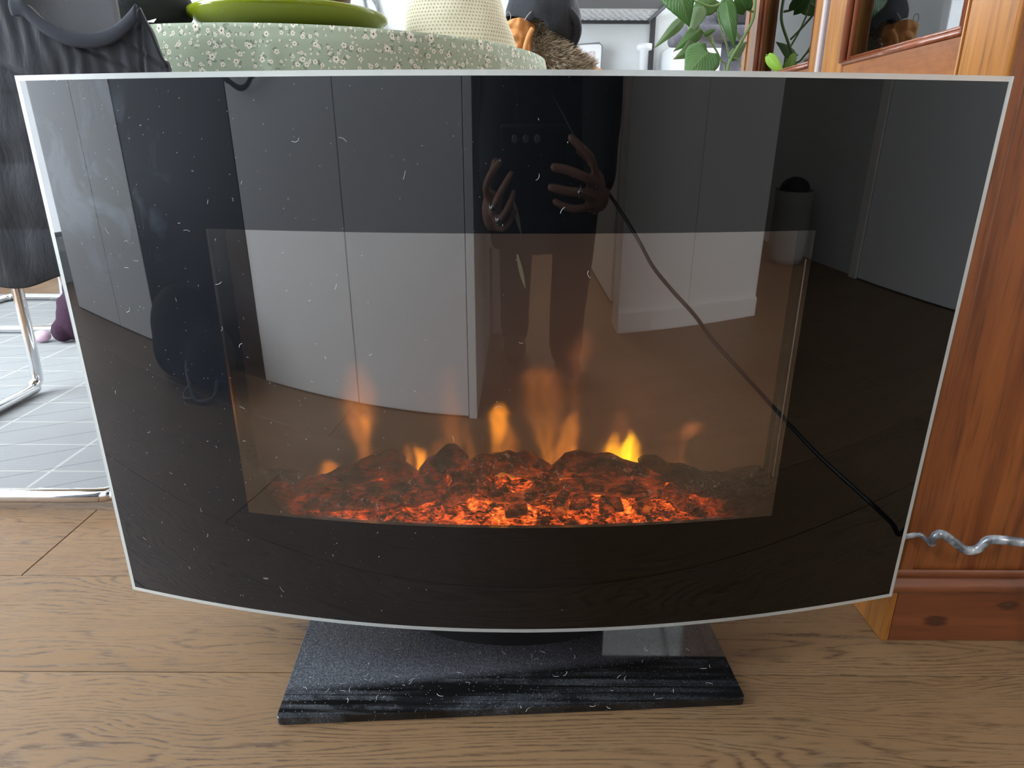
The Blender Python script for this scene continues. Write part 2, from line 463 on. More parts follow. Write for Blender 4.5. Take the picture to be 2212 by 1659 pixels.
# partition behind the photographer with its skirting
structure(MB().box(.485, .8345, -1.39, -1.29, 0, 2.45, .001).box(.8360, 1.216, -1.39, -1.29, 0, 2.45, .001).build('wall_partition', M['white_paint']))
sk = MB().box(.483, 1.218, -1.29, -1.279, 0, .062, .002); structure(sk.build('baseboard_front', M['white_paint']))
structure(MB().box(-.10, -.04, -2.7, -1.32, 0, 2.45).build('wall_hall', M['white_paint']))
# open white door standing in the hall behind the partition
d = structure(MB().box(.535, .575, -2.45, -1.62, .008, 2.05, .003).build('door_1', M['white_paint']))
hb = MB().tube([(.535, -1.70, 1.02), (.49, -1.70, 1.02)], .009).tube([(.49, -1.70, 1.02), (.49, -1.82, 1.02)], .009).lathe([(.024, 0), (.024, .006)], (.535, -1.70, 1.0), 20)
hb.build('door_handle', M['chrome'], d, True)
# flush white door and casing in the right wall
structure(MB().box(2.135, 2.172, -1.47, -.60, .006, 2.05, .002).build('door_2', M['white_lac']))
structure(MB().box(2.125, 2.172, -1.535, -1.475, 0, 2.12, .003).box(2.125, 2.172, -.595, -.535, 0, 2.12, .003).build('trim_1', M['white_paint']))

# ------------------------------------------------------------------ tall cupboards across the kitchen side
def tall_cupboard(x0, x1, seams, label, endp=None):
    t = thing('tall_cupboard', label, 'cupboard', ((x0+x1)/2, -1.0, 0))
    MB().box(x0, x1, -1.31, -.737, 0.0, 2.25).build('body', M['white_lac'], t)
    xs = [x0]+seams+[x1]
    for a, b_ in zip(xs[:-1], xs[1:]):
        dr = MB().box(a+.0015, b_-.0015, -.735, -.715, .004, 2.245, .0012).build('door', M['white_lac'], t)
    if endp:
        MB().box(endp[0], endp[1], -1.31, -.712, 0, 2.25, .001).build('end_panel', M['white_lac'], t)
    return t
tall_cupboard(-2.16, -1.478, [-1.77], 'tall white cupboard nearest the left window, left of the black fridge')
tall_cupboard(-.884, -.138, [-.505], 'tall white cupboard with an end panel, right of the black fridge', (-.136, -.112))
t = thing('fridge', 'tall matt black fridge built in between the white cupboards', 'fridge', (-1.18, -1.0, 0))
mfr = plain('fridge_black', (.012, .014, .018), .35)
MB().box(-1.474, -.888, -1.31, -.79, .02, 2.2).build('body', mfr, t)
MB().box(-1.476, -.886, -.788, -.717, .03, .72, .003).build('freezer_door', mfr, t)
MB().box(-1.476, -.886, -.788, -.717, .726, 2.19, .003).build('door', mfr, t)
MB().tube([(-1.43, -.718, .85), (-1.43, -.690, .87), (-1.43, -.690, 1.35), (-1.43, -.718, 1.37)], .008).build('handle', M['black_metal'], t, True)
# black strap loop hanging against the cupboard
lp = [(-.90, -.690, 1.0), (-.885, -.690, .78), (-.862, -.690, .678), (-.838, -.690, .660), (-.805, -.690, .648), (-.778, -.690, .651), (-.757, -.690, .666), (-.738, -.690, .69), (-.71, -.690, .85), (-.70, -.690, 1.0), (-.705, -.700, 1.2), (-.80, -.705, 1.26), (-.89, -.700, 1.2)]
o = MB().tube(spline(lp, 6, True), .0058, 8, closed=True).build('strap', M['black_fabric'], None, True)
setp(o, 'black fabric strap hanging in a loop on the white cupboard by the fridge', 'strap')
# hook holding it
o = MB().box(-.815, -.785, -.712, -.698, 1.24, 1.30, .003).tube([(-.80, -.70, 1.265), (-.80, -.68, 1.262), (-.80, -.672, 1.28)], .004).build('hook', M['chrome'], None, True)
setp(o, 'small hook on the white cupboard that carries the black strap', 'hook')
# soft black bag at the foot of the fridge
t = thing('soft_bag', 'slumped soft black bag lying on the floor before the black fridge', 'bag', (-1.10, -.60, 0))
bm_ = MB(); bm_.ball((-1.13, -.60, .115), .155, .10, .118, 20, 12).ball((-1.02, -.59, .085), .10, .085, .088, 16, 10).ball((-1.20, -.58, .07), .075, .07, .07, 14, 10)
o = bm_.build('pouch', M['black_fabric'], t); remesh(o, .010, 3)
MB().tube(spline([(-1.05, -.52, .09), (-1.03, -.495, .06), (-1.00, -.485, .012), (-.965, -.50, .009), (-.95, -.53, .02), (-.955, -.56, .07)], 6), .005, 8).tube(spline([(-1.0, -.50, .011), (-1.03, -.475, .008), (-1.06, -.49, .008), (-1.05, -.52, .03)], 6), .004, 8).build('drawcord', plain('grey_cord', (.18, .18, .2), .7), t, True)
# laundry bag and broom in the dim hall
t = thing('laundry_bag', 'grey cloth laundry bag with dark clothes on top, in the dim hall', 'bag', (1.97, -2.0, 0))
mb_ = MB().lathe([(.115, 0), (.13, .03), (.135, .15), (.128, .25), (.135, .31)], (1.97, -2.0, 0), 24, capt=False)
o = mb_.build('sack', plain('greyish_canvas', (.30, .29, .27), .9, bump=(60, .6, .004)), t, True); solidify(o, .004)
o = MB().ball((1.97, -2.0, .31), .115, .10, .055).ball((1.92, -1.96, .33), .06, .05, .04).build('clothes', M['black_fabric'], t, True); remesh(o, .01, 2)
t = thing('broom', 'thin black broom leaning on the wall behind the laundry bag', 'broom', (1.75, -2.2, 0))
MB().tube([(1.74, -2.28, .14), (1.79, -2.66, 1.25)], .010).build('handle', M['black_metal'], t, True)
MB().box(1.58, 1.80, -2.31, -2.25, .10, .14, .005).build('brush_head', M['black_metal'], t)
MB().box(1.585, 1.795, -2.305, -2.255, .0, .10).build('bristles', M['black_fabric'], t)

# ------------------------------------------------------------------ rug
def mat_rug():
    t = NT('woven_rug')
    v = t.co('World')
    sep = t.N('ShaderNodeSeparateXYZ'); t.L(v, sep.inputs[0]); X, Y = sep.outputs[0], sep.outputs[1]
    # panels: white grid lines with slanting twill between
    def line(c, period, off, wd):
        a = t.math('ABSOLUTE', t.math('SUBTRACT', t.math('FRACT', t.math('MULTIPLY', t.math('ADD', c, off), 1/period)), .5))
        return t.math('LESS_THAN', a, wd/period)
    l1 = line(X, .235, .02, .003); l2 = line(Y, .118, .02, .002)
    dg = t.math('ADD', t.math('MULTIPLY', X, .5), t.math('MULTIPLY', Y, -.9))
    l3 = line(dg, .085, 0, .0018)
    tw = t.math('SINE', t.math('MULTIPLY', t.math('ADD', t.math('MULTIPLY', X, 1.0), t.math('MULTIPLY', Y, 1.0)), 900))
    wv = t.math('SINE', t.math('MULTIPLY', t.math('SUBTRACT', X, Y), 900))
    wvv = t.math('MULTIPLY', t.math('ADD', t.math('MULTIPLY', tw, wv), 1), .5)
    c = t.mix(wvv, (.13, .135, .14), (.46, .47, .47))
    nn = t.noise(v, 400, 2)
    c = t.mix(t.math('MULTIPLY', nn, .3), c, (.26, .265, .27))
    c = t.mix(t.math('MULTIPLY', t.math('MAXIMUM', l1, l2), .45), c, (.56, .55, .50))
    c = t.mix(t.math('MULTIPLY', l3, .40), c, (.07, .075, .08))
    t.set(c, .95, spec=.1); t.bump(t.math('ADD', wvv, t.math('MULTIPLY', nn, .4)), .6, .0015)
    return t.m
b = MB().box(-2.35, .28, .443, 2.09, 0.0005, .009, .003)
o = b.build('area_rug', mat_rug()); setp(o, 'pale grey woven rug with white grid lines under the table', 'rug')

# ------------------------------------------------------------------ display cabinet on the right
CX, CY0, CY1, CD = .461, .080, .885, .44      # front plane x, side plane y
t = CAB = thing('display_cabinet', 'tall reddish brown wooden display cabinet with glass doors beside the fireplace', 'cabinet', (CX+CD/2, (CY0+CY1)/2, 0))
TOPZ = 1.75
# side: recessed panel inside stiles, base moulding, plinth
b = MB(); b.box(CX+.0012, CX+.0185, CY0, CY0+.022, .098, TOPZ, .0012); b.build('side_stile', M['cab_side'], t)
b = MB(); b.box(CX+CD-.03, CX+CD, CY0, CY0+.022, .098, TOPZ, .0012); b.build('side_stile', M['cab_side'], t)
b = MB(); b.box(CX+.0180, CX+CD-.03, CY0+.0035, CY0+.02, .098, TOPZ); b.build('side_panel', M['cab_side'], t)
b = MB(); prof = [(0.0, .100), (-.003, .099), (-.0035, .094), (-.001, .090), (-.001, .087), (-.007, .083), (-.009, .078), (-.007, .072), (-.003, .0695), (0, .069)]
def mould_side(prof, x0, x1):
    V = []; Fc = []
    for (dy, z) in prof: V += [(x0+dy*1.0, CY0+dy, z), (x1, CY0+dy, z)]
    for i in range(len(prof)-1): Fc.append((2*i, 2*i+1, 2*i+3, 2*i+2))
    return V, Fc
V, Fc = mould_side(prof, CX, CX+CD); b.add(V, Fc)
V = []; Fc = []
for (dy, z) in prof: V += [(CX+dy, CY0+dy, z), (CX+dy, CY1, z)]
for i in range(len(prof)-1): Fc.append((2*i, 2*i+2, 2*i+3, 2*i+1))
b.add(V, Fc); b.build('base_moulding', M['cab_plinth'], t, True)
MB().box(CX+.0055, CX+CD, CY0-.003, CY0+.02, 0, .0695, .0012).build('side_plinth', M['cab_plinth'], t)
MB().box(CX-.004, CX+.005, CY0-.0035, CY1, 0, .0695, .0012).build('front_plinth', M['cab_gold'], t)
MB().box(CX+.01, CX+CD, CY0+.022, CY1, .05, .10).build('bottom_board', M['cab_in'], t)
MB().box(CX+CD-.015, CX+CD, CY0+.022, CY1, .10, TOPZ).build('back_board', M['cab_in'], t)
MB().box(CX-.004, CX+CD, CY1-.022, CY1, .10, TOPZ).build('far_side', M['cab_gold'], t)
b = MB().box(CX-.02, CX+CD+.01, CY0-.02, CY1+.02, TOPZ, TOPZ+.03, .006).build('top_board', M['cab_gold'], t)
MB().box(CX+.02, CX+CD-.02, CY0+.022, CY1-.022, .655, .668).build('shelf', M['cab_in'], t)
MB().box(CX+.05, CX+CD-.02, CY0+.022, CY1-.022, 1.05, 1.058).build('shelf', M['cab_glass'], t)
# front corner post with polished round edge
b = MB().box(CX, CX+.0165, CY0+.0005, .158, .1005, TOPZ, .0012); b.build('corner_post', M['cab_gold'], t)
MB().tube([(CX+.0022, CY0+.0022, .101), (CX+.0022, CY0+.0022, TOPZ)], .0035, 10).build('corner_bead', M['cab_gold'], t, True)
def cdoor(y0, y1, stile0, stile1, zb, zt, railb, near):
    d = MB(); w = .020
    d.box(CX-.002, CX+w, y0, y0+stile0, zb, zt, .001).box(CX-.002, CX+w, y1-stile1, y1, zb, zt, .001)
    o = d.build('door', M['cab_gold'], t)
    MB().box(CX-.001, CX+w-.001, y0+stile0, y1-stile1, zb, zb+railb, .001).build('bottom_rail', M['cab_rail'], o)
    MB().box(CX-.001, CX+w-.001, y0+stile0, y1-stile1, zt-.06, zt, .001).build('top_rail', M['cab_rail'], o)
    # bead moulding round the pane
    ya, yb, za, zb_ = y0+stile0, y1-stile1, zb+railb, zt-.06
    mo = MB()
    for off, r_ in ((.0, .006), (.011, .0035)):
        mo.tube([(CX-.002+off*.3, yb-off, za), (CX-.002+off*.3, yb-off, zb_)], r_, 8)
        mo.tube([(CX-.001+off*.3, ya+off*.4, za+off*.5), (CX-.001+off*.3, yb, za+off*.5)], r_*.6, 8)
        mo.tube([(CX+off*.3, ya+.001+off, za), (CX+off*.3, ya+.001+off, zb_)], r_*.5, 8)
        mo.tube([(CX-.001+off*.3, ya, zb_-off*.5), (CX-.001+off*.3, yb, zb_-off*.5)], r_*.6, 8)
    mo.build('glazing_bead', M['cab_mould'], o, True)
    MB().box(CX+.010, CX+.0135, ya, yb, za, zb_).build('pane', M['cab_glass'], o)
cdoor(.1585, .497, .003, .070, .560, 1.70, .125, True)
cdoor(.517, .883, .030, .086, .560, 1.70, .135, False)
MB().box(CX-.007, CX+.006, .502, .512, .56, 1.70, .003).build('centre_bead', plain('worn_bead', (.42, .36, .36), .25), t)
MB().box(CX+.008, CX+.02, .497, .517, .56, 1.70).build('centre_stop', M['cab_in'], t)
MB().box(CX, CX+.02, .1585, .883, .555, .5595, .001).build('waist_rail', M['cab_gold'], t)
for (a, b_) in ((.16, .517), (.521, .88)):
    o = MB().box(CX-.001, CX+.02, a, b_, .103, .552, .0015).build('lower_door', M['cab_gold'], t)
    MB().lathe([(.004, 0), (.011, .010), (.009, .018), (.002, .021)], (0, 0, 0), 16).build('knob', M['cab_mould'], o, True)
    k = o.children[0]; k.rotation_euler = (0, R(-90), 0); k.location = Vector((CX-.001, b_-.03 if a < .3 else a+.03, .35))-wloc(o)
# glassware standing on the shelf
mg = mat_clear('tumbler_glass', (.90, .94, .95), 5)
mgj = NT('cut_crystal').set((.93, .95, .96), .03, Transmission_Weight=.9, IOR=1.45).m
def glass_item(name, x, y, r_, h, label, mat, prof=None):
    prof = prof or [(r_*.8, 0), (r_*.82, .004), (r_*.9, h*.5), (r_, h), (r_*.93, h), (r_*.84, h*.5), (r_*.72, .008), (.001, .008)]
    o = MB().lathe(prof, (x, y, .6685), 28, capt=False).build(name, mat, None, True)
    setp(o, label, 'glass', 'glassware in the display cabinet'); return o
mgf = plain('frosted_white_vase', (.55, .58, .60), .15)
glass_item('glass_vase', .60, .62, .042, .22, 'tall clear glass vase behind the left pane of the cabinet', mg)
glass_item('frosted_vase', .62, .40, .060, .24, 'wide pale frosted glass vase behind the large cabinet pane', mgf)
glass_item('glass_tumbler', .585, .31, .028, .16, 'slim clear tumbler beside the pale frosted vase', mg)
cr_ = []
for i in range(9): cr_.append((.038+.004*(i % 2), .012+.02*i))
glass_item('crystal_jar', .545, .205, .04, .2, 'cut crystal jar at the corner end of the cabinet shelf', mgj, [(.03, 0)]+cr_+[(.03, .19), (.02, .19), (.02, .01)])
glass_item('green_bottle', .68, .30, .035, .26, 'dark green bottle at the back of the cabinet shelf', plain('green_glass', (.02, .06, .03), .08))
glass_item('brown_bottle', .66, .72, .04, .24, 'dark brown bottle behind the narrow left cabinet pane', plain('brown_glass', (.05, .025, .015), .08))

# ------------------------------------------------------------------ the electric fireplace
FL = thing('electric_fireplace', 'electric fireplace with a curved black glass front, glowing logs and a stand', 'fireplace', (0, .05, 0))
FR, FC3, FC4, FZB, FH, FW = 1.36023, -.025268, -.151813, .071607, .5597, .45
TAU, GY, GR = -.0221818, -.005302, .0025332
def prof_y(x): return x*x/(2*FR)+FC3*x**3+FC4*x**4
def dprof(x): return x/FR+3*FC3*x*x+4*FC4*x**3
Rgr = Matrix(((math.cos(GR), 0, -math.sin(GR)), (0, 1, 0), (math.sin(GR), 0, math.cos(GR))))
Rta = Matrix(((1, 0, 0), (0, math.cos(TAU), math.sin(TAU)), (0, -math.sin(TAU), math.cos(TAU))))
Rgy = Matrix(((math.cos(GY), -math.sin(GY), 0), (math.sin(GY), math.cos(GY), 0), (0, 0, 1)))
MW = Rgy@Rta@Rgr
def loc2w(v): return MW@Vector(v)+Vector((0, 0, FZB))
MWI = MW.transposed()
def px_loc(px, py, yl):
    """point of the picture ray at the local depth yl behind the glass"""
    d = MWI@Vector(ray(px, py)); o_ = MWI@(Vector(CAM)-Vector((0, 0, FZB)))
    return o_+d*((yl-o_.y)/d.y)
def slab(x0, x1, z0, z1, t0, t1, nx, out=None, edges=True):
    """piece of the curved sheet between two depths measured along its normal"""
    b = out or MB(); V = []; Fc = []
    for i in range(nx+1):
        x = x0+(x1-x0)*i/nx; y = prof_y(x); dp = dprof(x); n = Vector((-dp, 1, 0)).normalized()
        for tt in (t0, t1):
            for z in (z0, z1): V.append(loc2w(Vector((x, y, z))+n*tt))
    for i in range(nx):
        a = i*4; c = a+4
        Fc += [(a, c, c+1, a+1), (a+2, a+3, c+3, c+2), (a, a+2, c+2, c), (a+1, c+1, c+3, a+3)]
    Fc += [(0, 1, 3, 2), (nx*4, nx*4+2, nx*4+3, nx*4+1)]
    b.add(V, Fc); return b
RM = .0045; WL, WR_, WB, WT_ = -.27787, .27764, .13198, .42916
g = MB()
slab(-FW+RM, WL, RM, FH-RM, 0, .005, 24, g); slab(WR_, FW-RM, RM, FH-RM, 0, .005, 24, g)
slab(WL, WR_, RM, WB, 0, .005, 60, g); slab(WL, WR_, WT_, FH-RM, 0, .005, 60, g)
def smooth_auto(o, ang=30):
    me = o.data
    bm = bmesh.new(); bm.from_mesh(me)
    for f in bm.faces: f.smooth = True
    bmesh.ops.remove_doubles(bm, verts=bm.verts, dist=1e-6)
    for e in bm.edges:
        if len(e.link_faces) != 2 or e.calc_face_angle(0) > R(ang): e.smooth = False
    bm.to_mesh(me); bm.free(); return o
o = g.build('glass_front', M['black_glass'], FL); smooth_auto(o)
g = MB(); slab(-FW, FW, 0, RM, 0, .005, 100, g); slab(-FW, FW, FH-RM, FH, 0, .005, 100, g)
slab(-FW, -FW+RM, RM, FH-RM, 0, .005, 2, g); slab(FW-RM, FW, RM, FH-RM, 0, .005, 2, g)
o = g.build('clear_glass_edge', M['rim'], FL); smooth_auto(o)
w1 = slab(WL, WR_, WB, WT_, .0, .0042, 60)
o = w1.build('viewing_window', [M['win_front'], M['clear']], FL)
smooth_auto(o)
for pl in o.data.polygons:
    if pl.normal.y > -.8: pl.material_index = 1
o['label'] = 'tinted reflective viewing window'
# housing and fire box
mh = plain('matt_black_steel', (.012, .012, .012), .55)
hw = .335
def hbox(x0, x1, y0, y1, z0, z1):
    b = MB().box(x0, x1, y0, y1, z0, z1); b.v = [loc2w(v) for v in b.v]; return b
b = MB()
for a in ((-hw, -.30, .0), (.30, hw, .0)):
    q = hbox(a[0], a[1], .055, .150, .03, .47); b.add(q.v, q.f)
for a in ((-hw, hw, .055, .150, .44, .47), (-hw, hw, .055, .150, .03, .045), (-hw, hw, .145, .150, .03, .47)):
    q = hbox(*a); b.add(q.v, q.f)
b.build('housing', mh, FL)
mi = plain('firebox_black', (.004, .004, .004), .95, spec=0.0)
b = MB()
for a in ((-.302, -.298, .040, .145, .06, .439), (.298, .302, .040, .145, .06, .439), (-.30, .30, .04, .145, .436, .4395), (-.30, .30, .04, .145, .085, .089)):
    q = hbox(*a); b.add(q.v, q.f)
b.build('firebox', mi, FL)
mst = plain('bright_inner_strip', (.75, .70, .66), .3)
q = MB()
p0 = px_loc(1741, 560, .030); p1 = px_loc(1669, 1030, .030)
q.tube([loc2w(p0), loc2w(p1)], .0007, 6); o = q.build('side_strip', mst, FL, True); o['label'] = 'thin bright strip at the right inside the window'

# ---- flame screen: a flat frosted screen with the projected flame picture
SY = .118
def flame_image(NX=520, NZ=300):
    x0, x1, z0, z1 = -.297, .297, .09, .435
    xs = np.linspace(x0, x1, NX); zs = np.linspace(z0, z1, NZ); X, Z = np.meshgrid(xs, zs)
    img = np.zeros((NZ, NX, 3))
    # faint warm back light, stronger towards the lower right
    g = np.clip(1-(Z-z0)/.36, 0, 1)
    h = .35+.65/(1+np.exp(-(X+.03)/.05))
    h2 = np.exp(-((X-.05)/.30)**2)
    img += (g**.75*h*h2)[..., None]*np.array([.062, .020, .005])
    img += (.35+.65*h2)[..., None]*np.array([.018, .012, .010])*(1-.3*g[..., None])
    rs = np.random.RandomState(3)
    def fl(pts, wds, inten, col, soft=.35, hollow=0.0):
        P = [px_loc(a, b_, SY) for a, b_ in pts]
        cz = np.array([p.z for p in P]); cx = np.array([p.x for p in P]); ww = np.array(wds)*.0006
        o_ = np.argsort(cz); cz, cx, ww = cz[o_], cx[o_], ww[o_]; iv = np.array(inten)[o_]
        c = np.interp(Z, cz, cx); wd = np.interp(Z, cz, ww); ii = np.interp(Z, cz, iv, left=iv[0], right=0)
        c = c+.0010*np.sin(Z*150+cx[0]*90)
        d = np.abs(X-c)/np.maximum(wd, 1e-4)
        prof = 1/(1+np.exp((d-1)/(.10+soft*.3)))
        if hollow: prof *= (1-hollow*np.exp(-(d/.5)**2))
        tex = .93+.07*np.sin(X*420+5*np.sin(Z*60))
        top = np.clip((cz[-1]-Z)/.010, 0, 1)
        img[:] += (prof*ii*top*tex)[..., None]*np.array(col)
    OR = (.85, .235, .022); YE = (1.0, .50, .01); RD = (.60, .17, .05)
    fl([(785, 1020), (785, 960), (776, 910), (778, 850), (770, 770)], [7, 11, 22, 27, 12], [.22, .30, .62, .30, .02], OR, .5)
    fl([(800, 1010), (792, 950), (790, 890)], [12, 9, 7], [.10, .15, .55], OR, .6)
    fl([(712, 1040), (712, 1000), (707, 985)], [19, 13, 5], [.9, .7, .1], OR, .4)
    fl([(903, 1040), (898, 1000), (886, 950)], [20, 19, 10], [.7, .7, .2], OR, .3, .75)
    fl([(910, 1035), (911, 1000), (905, 962)], [6, 7, 12], [1.1, 1.2, .7], (1, .30, .015), .3)
    fl([(925, 1040), (940, 1000), (955, 940)], [14, 17, 8], [.5, .30, .10], OR, .6)
    fl([(984, 1000), (978, 940), (975, 880), (970, 780)], [9, 14, 17, 12], [.30, .26, .13, .03], OR, .7)
    fl([(1020, 1000), (1012, 950), (1003, 900)], [8, 8, 6], [.22, .16, .05], OR, .6)
    fl([(1100, 1010), (1095, 950), (1090, 900)], [13, 16, 8], [.38, .40, .25], OR, .6)
    fl([(1074, 960), (1075, 930), (1080, 890), (1079, 862)], [9, 13, 15, 6], [.35, 1.0, 1.15, .35], (1, .30, .015), .35)
    fl([(1182, 1020), (1182, 970), (1168, 880), (1162, 810), (1163, 780)], [6, 10, 26, 22, 8], [.75, .55, .20, .28, .05], OR, .6, .3)
    fl([(1205, 850), (1195, 810), (1185, 780)], [12, 14, 8], [.10, .16, .03], RD, .8)
    fl([(1212, 1010), (1222, 960), (1232, 920), (1244, 880)], [15, 15, 15, 5], [.7, .62, .5, .15], OR, .45)
    fl([(1238, 985), (1240, 950)], [6, 5], [.8, .2], OR, .4)
    fl([(1243, 810), (1256, 760), (1266, 700)], [8, 17, 7], [.10, .2, .05], RD, .8)
    fl([(1343, 1030), (1343, 985), (1340, 950)], [35, 31, 25], [1.3, 1.25, .5], (1, .40, .008), .15)
    fl([(1322, 1000), (1325, 960), (1327, 928)], [12, 12, 6], [.5, .7, .4], (1, .34, .01), .25)
    fl([(1372, 1010), (1367, 960), (1362, 922)], [11, 11, 4], [.8, .8, .5], (1, .36, .01), .25)
    fl([(1352, 985), (1356, 955), (1362, 932)], [10, 9, 5], [1.3, 1.6, .9], YE, .3)
    fl([(1340, 950), (1342, 900), (1340, 870)], [22, 12, 6], [.25, .14, .02], RD, .8)
    fl([(1308, 1000), (1305, 950)], [9, 7], [.12, .02], RD, .9)
    fl([(1462, 1015), (1468, 985)], [14, 8], [.30, .05], OR, .6)
    fl([(1475, 950), (1488, 930), (1499, 912), (1500, 903)], [6, 16, 14, 6], [.12, .42, .42, .1], RD, .5)
    fl([(1450, 960), (1458, 925)], [10, 22], [.05, .09], RD, .9)
    fl([(850, 1010), (843, 980)], [6, 4], [.2, .05], OR, .7)
    fl([(1060, 1010), (1150, 985)], [70, 60], [.10, .02], OR, 1.5)
    return xs, zs, img
xs, zs, img = flame_image()
NX, NZ = len(xs), len(zs)
XX, ZZ = np.meshgrid(xs, zs)
rot = np.array(MW); P = np.stack([XX.ravel(), np.full(XX.size, SY), ZZ.ravel()], 1)@rot.T+np.array([0, 0, FZB])-np.array(FL.location)
me = bpy.data.meshes.new('flame_screen')
idx = np.arange(NX*NZ).reshape(NZ, NX)
fa = np.stack([idx[:-1, :-1].ravel(), idx[:-1, 1:].ravel(), idx[1:, 1:].ravel(), idx[1:, :-1].ravel()], 1)
me.vertices.add(len(P)); me.vertices.foreach_set('co', P.astype(np.float32).ravel())
me.loops.add(fa.size); me.loops.foreach_set('vertex_index', fa.ravel().astype(np.int32))
me.polygons.add(len(fa)); me.polygons.foreach_set('loop_start', (np.arange(len(fa))*4).astype(np.int32)); me.polygons.foreach_set('loop_total', np.full(len(fa), 4, np.int32))
me.update(); me.validate()
ca = me.color_attributes.new('fire_picture', 'FLOAT_COLOR', 'POINT')
ca.data.foreach_set('color', np.concatenate([img.reshape(-1, 3), np.ones((len(P), 1))], 1).astype(np.float32).ravel())
t_ = NT('lit_flame_screen'); at = t_.N('ShaderNodeAttribute', attribute_name='fire_picture')
t_.set((.05, .045, .04), .35); t_.L(at.outputs['Color'], t_.b.inputs['Emission Color']); t_.b.inputs['Emission Strength'].default_value = 1.25
me.materials.append(t_.m)
o = bpy.data.objects.new('flame_screen', me); COL.objects.link(o); o.parent = FL; solidify(o, .003, 1)
o['label'] = 'flat frosted screen showing orange flames'

# ---- logs and ember bed (moulded translucent resin lit from inside)
def mat_log(name, glow, ash=.5):
    t = NT(name); v = t.co('World')
    sep = t.N('ShaderNodeSeparateXYZ'); t.L(v, sep.inputs[0])
    n1 = t.noise(v, 60, 5, .65, .6); n2 = t.noise(v, 190, 4, .7, .8); n0 = t.noise(v, 22, 3, .5, .3)
    bark = t.noise(t.co('World', (40, 130, 130), (0, R(20), 0)), 2.2, 4, .7, .9)
    c = t.mix(t.ramp(n1, [(.35, (0, 0, 0)), (.7, (1, 1, 1))]), (.012, .009, .009), (.060, .042, .038))
    ashm = t.math('MULTIPLY', t.ramp(n2, [(.57, (0, 0, 0)), (.62, (1, 1, 1))]), t.ramp(n0, [(.50, (0, 0, 0)), (.56, (ash,)*3)]))
    c = t.mix(ashm, c, (.88, .90, .94))
    t.set(c, .38, spec=.6)
    h = t.math('ADD', t.math('MULTIPLY', bark, 1.0), t.math('MULTIPLY', n2, .5))
    t.bump(h, 1.0, .006)
    # inner light shows in the pores, strongest in the middle and low in the bed
    ax = t.ramp(t.math('ADD', t.math('MULTIPLY', sep.outputs[0], 1.6), .5), [(.04, (0, 0, 0)), (.24, (.55,)*3), (.52, (1, 1, 1)), (.78, (.85,)*3), (.90, (.02,)*3), (1, (0, 0, 0))])
    az = t.ramp(t.math('MULTIPLY', t.math('SUBTRACT', sep.outputs[2], .15), 8), [(0, (1, 1, 1)), (.42, (.75,)*3), (.8, (.16,)*3), (1, (.03,)*3)])
    gm = t.ramp(t.math('ADD', t.math('MULTIPLY', n1, .55), t.math('MULTIPLY', bark, .5)), [(.49, (0, 0, 0)), (.56, (.40,)*3), (.66, (1, 1, 1))])
    e = t.math('MULTIPLY', t.math('MULTIPLY', ax, az), gm)
    col = t.ramp(t.math('MULTIPLY', e, t.math('ADD', n0, .35)), [(0, (.55, .045, .006)), (.35, (.9, .10, .012)), (.7, (1, .26, .03)), (1, (1, .55, .10))])
    t.L(col, t.b.inputs['Emission Color']); t.L(t.math('MULTIPLY', e, glow), t.b.inputs['Emission Strength'])
    return t.m
M['log'] = mat_log('charred_log', 1.25, 1.0); M['ember'] = mat_log('ember_bed', 4.4, .6); M['deadlog'] = mat_log('cold_log', .0, .9)
def log(pts, rad, mat='log', seg=26, yl=None, rough=.30):
    """pts: (px, py, depth) centre line; rad in mm"""
    C = [loc2w(px_loc(a, b_, y)) for a, b_, y in pts]
    rr = spline([(r_, 0, 0) for r_ in rad], 8); C = spline(C, 8); n = len(C)
    b = MB(); b.tube(C, [q.x*.001 for q in rr], seg, True)
    sd = rnd.uniform(0, 50); V = []
    for i, v in enumerate(b.v):
        k = min(i//seg, n-1); c = C[k]; d = v-c
        f = 1+rough*n3(v.x*55+sd, v.y*55, v.z*55)*1.5+rough*.8*n3(v.x*150+sd, v.y*150, v.z*150)+rough*.4*n3(v.x*380+sd, v.y*380, v.z*380)
        V.append(c+d*f)
    b.v = V
    o = b.build('log', M[mat], FL, True); subsurf(o, 1); return o
# back row
log([(560, 1030, .095), (610, 1026, .095), (655, 1040, .09)], [6, 8, 9, ], 'deadlog')
log([(640, 1062, .085), (740, 1032, .085), (835, 1000, .088), (868, 1010, .088)], [9, 12, 13.5, 10])
log([(835, 1008, .09), (885, 1028, .088), (935, 1052, .085)], [12, 13, 9])
log([(905, 1045, .085), (950, 1002, .088), (978, 988, .09), (1003, 1010, .088)], [9, 13, 15, 10])
log([(980, 1040, .08), (1040, 1010, .085), (1095, 1000, .09), (1150, 1020, .088)], [11, 14, 13, 9])
log([(1110, 1000, .093), (1145, 1005, .092), (1190, 1030, .088)], [11, 14, 10])
log([(1170, 1035, .085), (1222, 1010, .088), (1260, 1001, .088), (1330, 1020, .085), (1430, 1054, .08)], [8, 12, 15.5, 17, 15])
log([(1380, 1005, .097), (1408, 1002, .095), (1440, 1030, .09)], [8, 11, 12], 'deadlog')
log([(1425, 1022, .085), (1462, 1022, .085), (1520, 1046, .085), (1600, 1048, .088), (1700, 1060, .09)], [9, 13, 14, 16, 12], 'deadlog')
log([(1540, 1040, .092), (1622, 1038, .09), (1660, 1044, .092)], [12, 14, 10], 'deadlog')
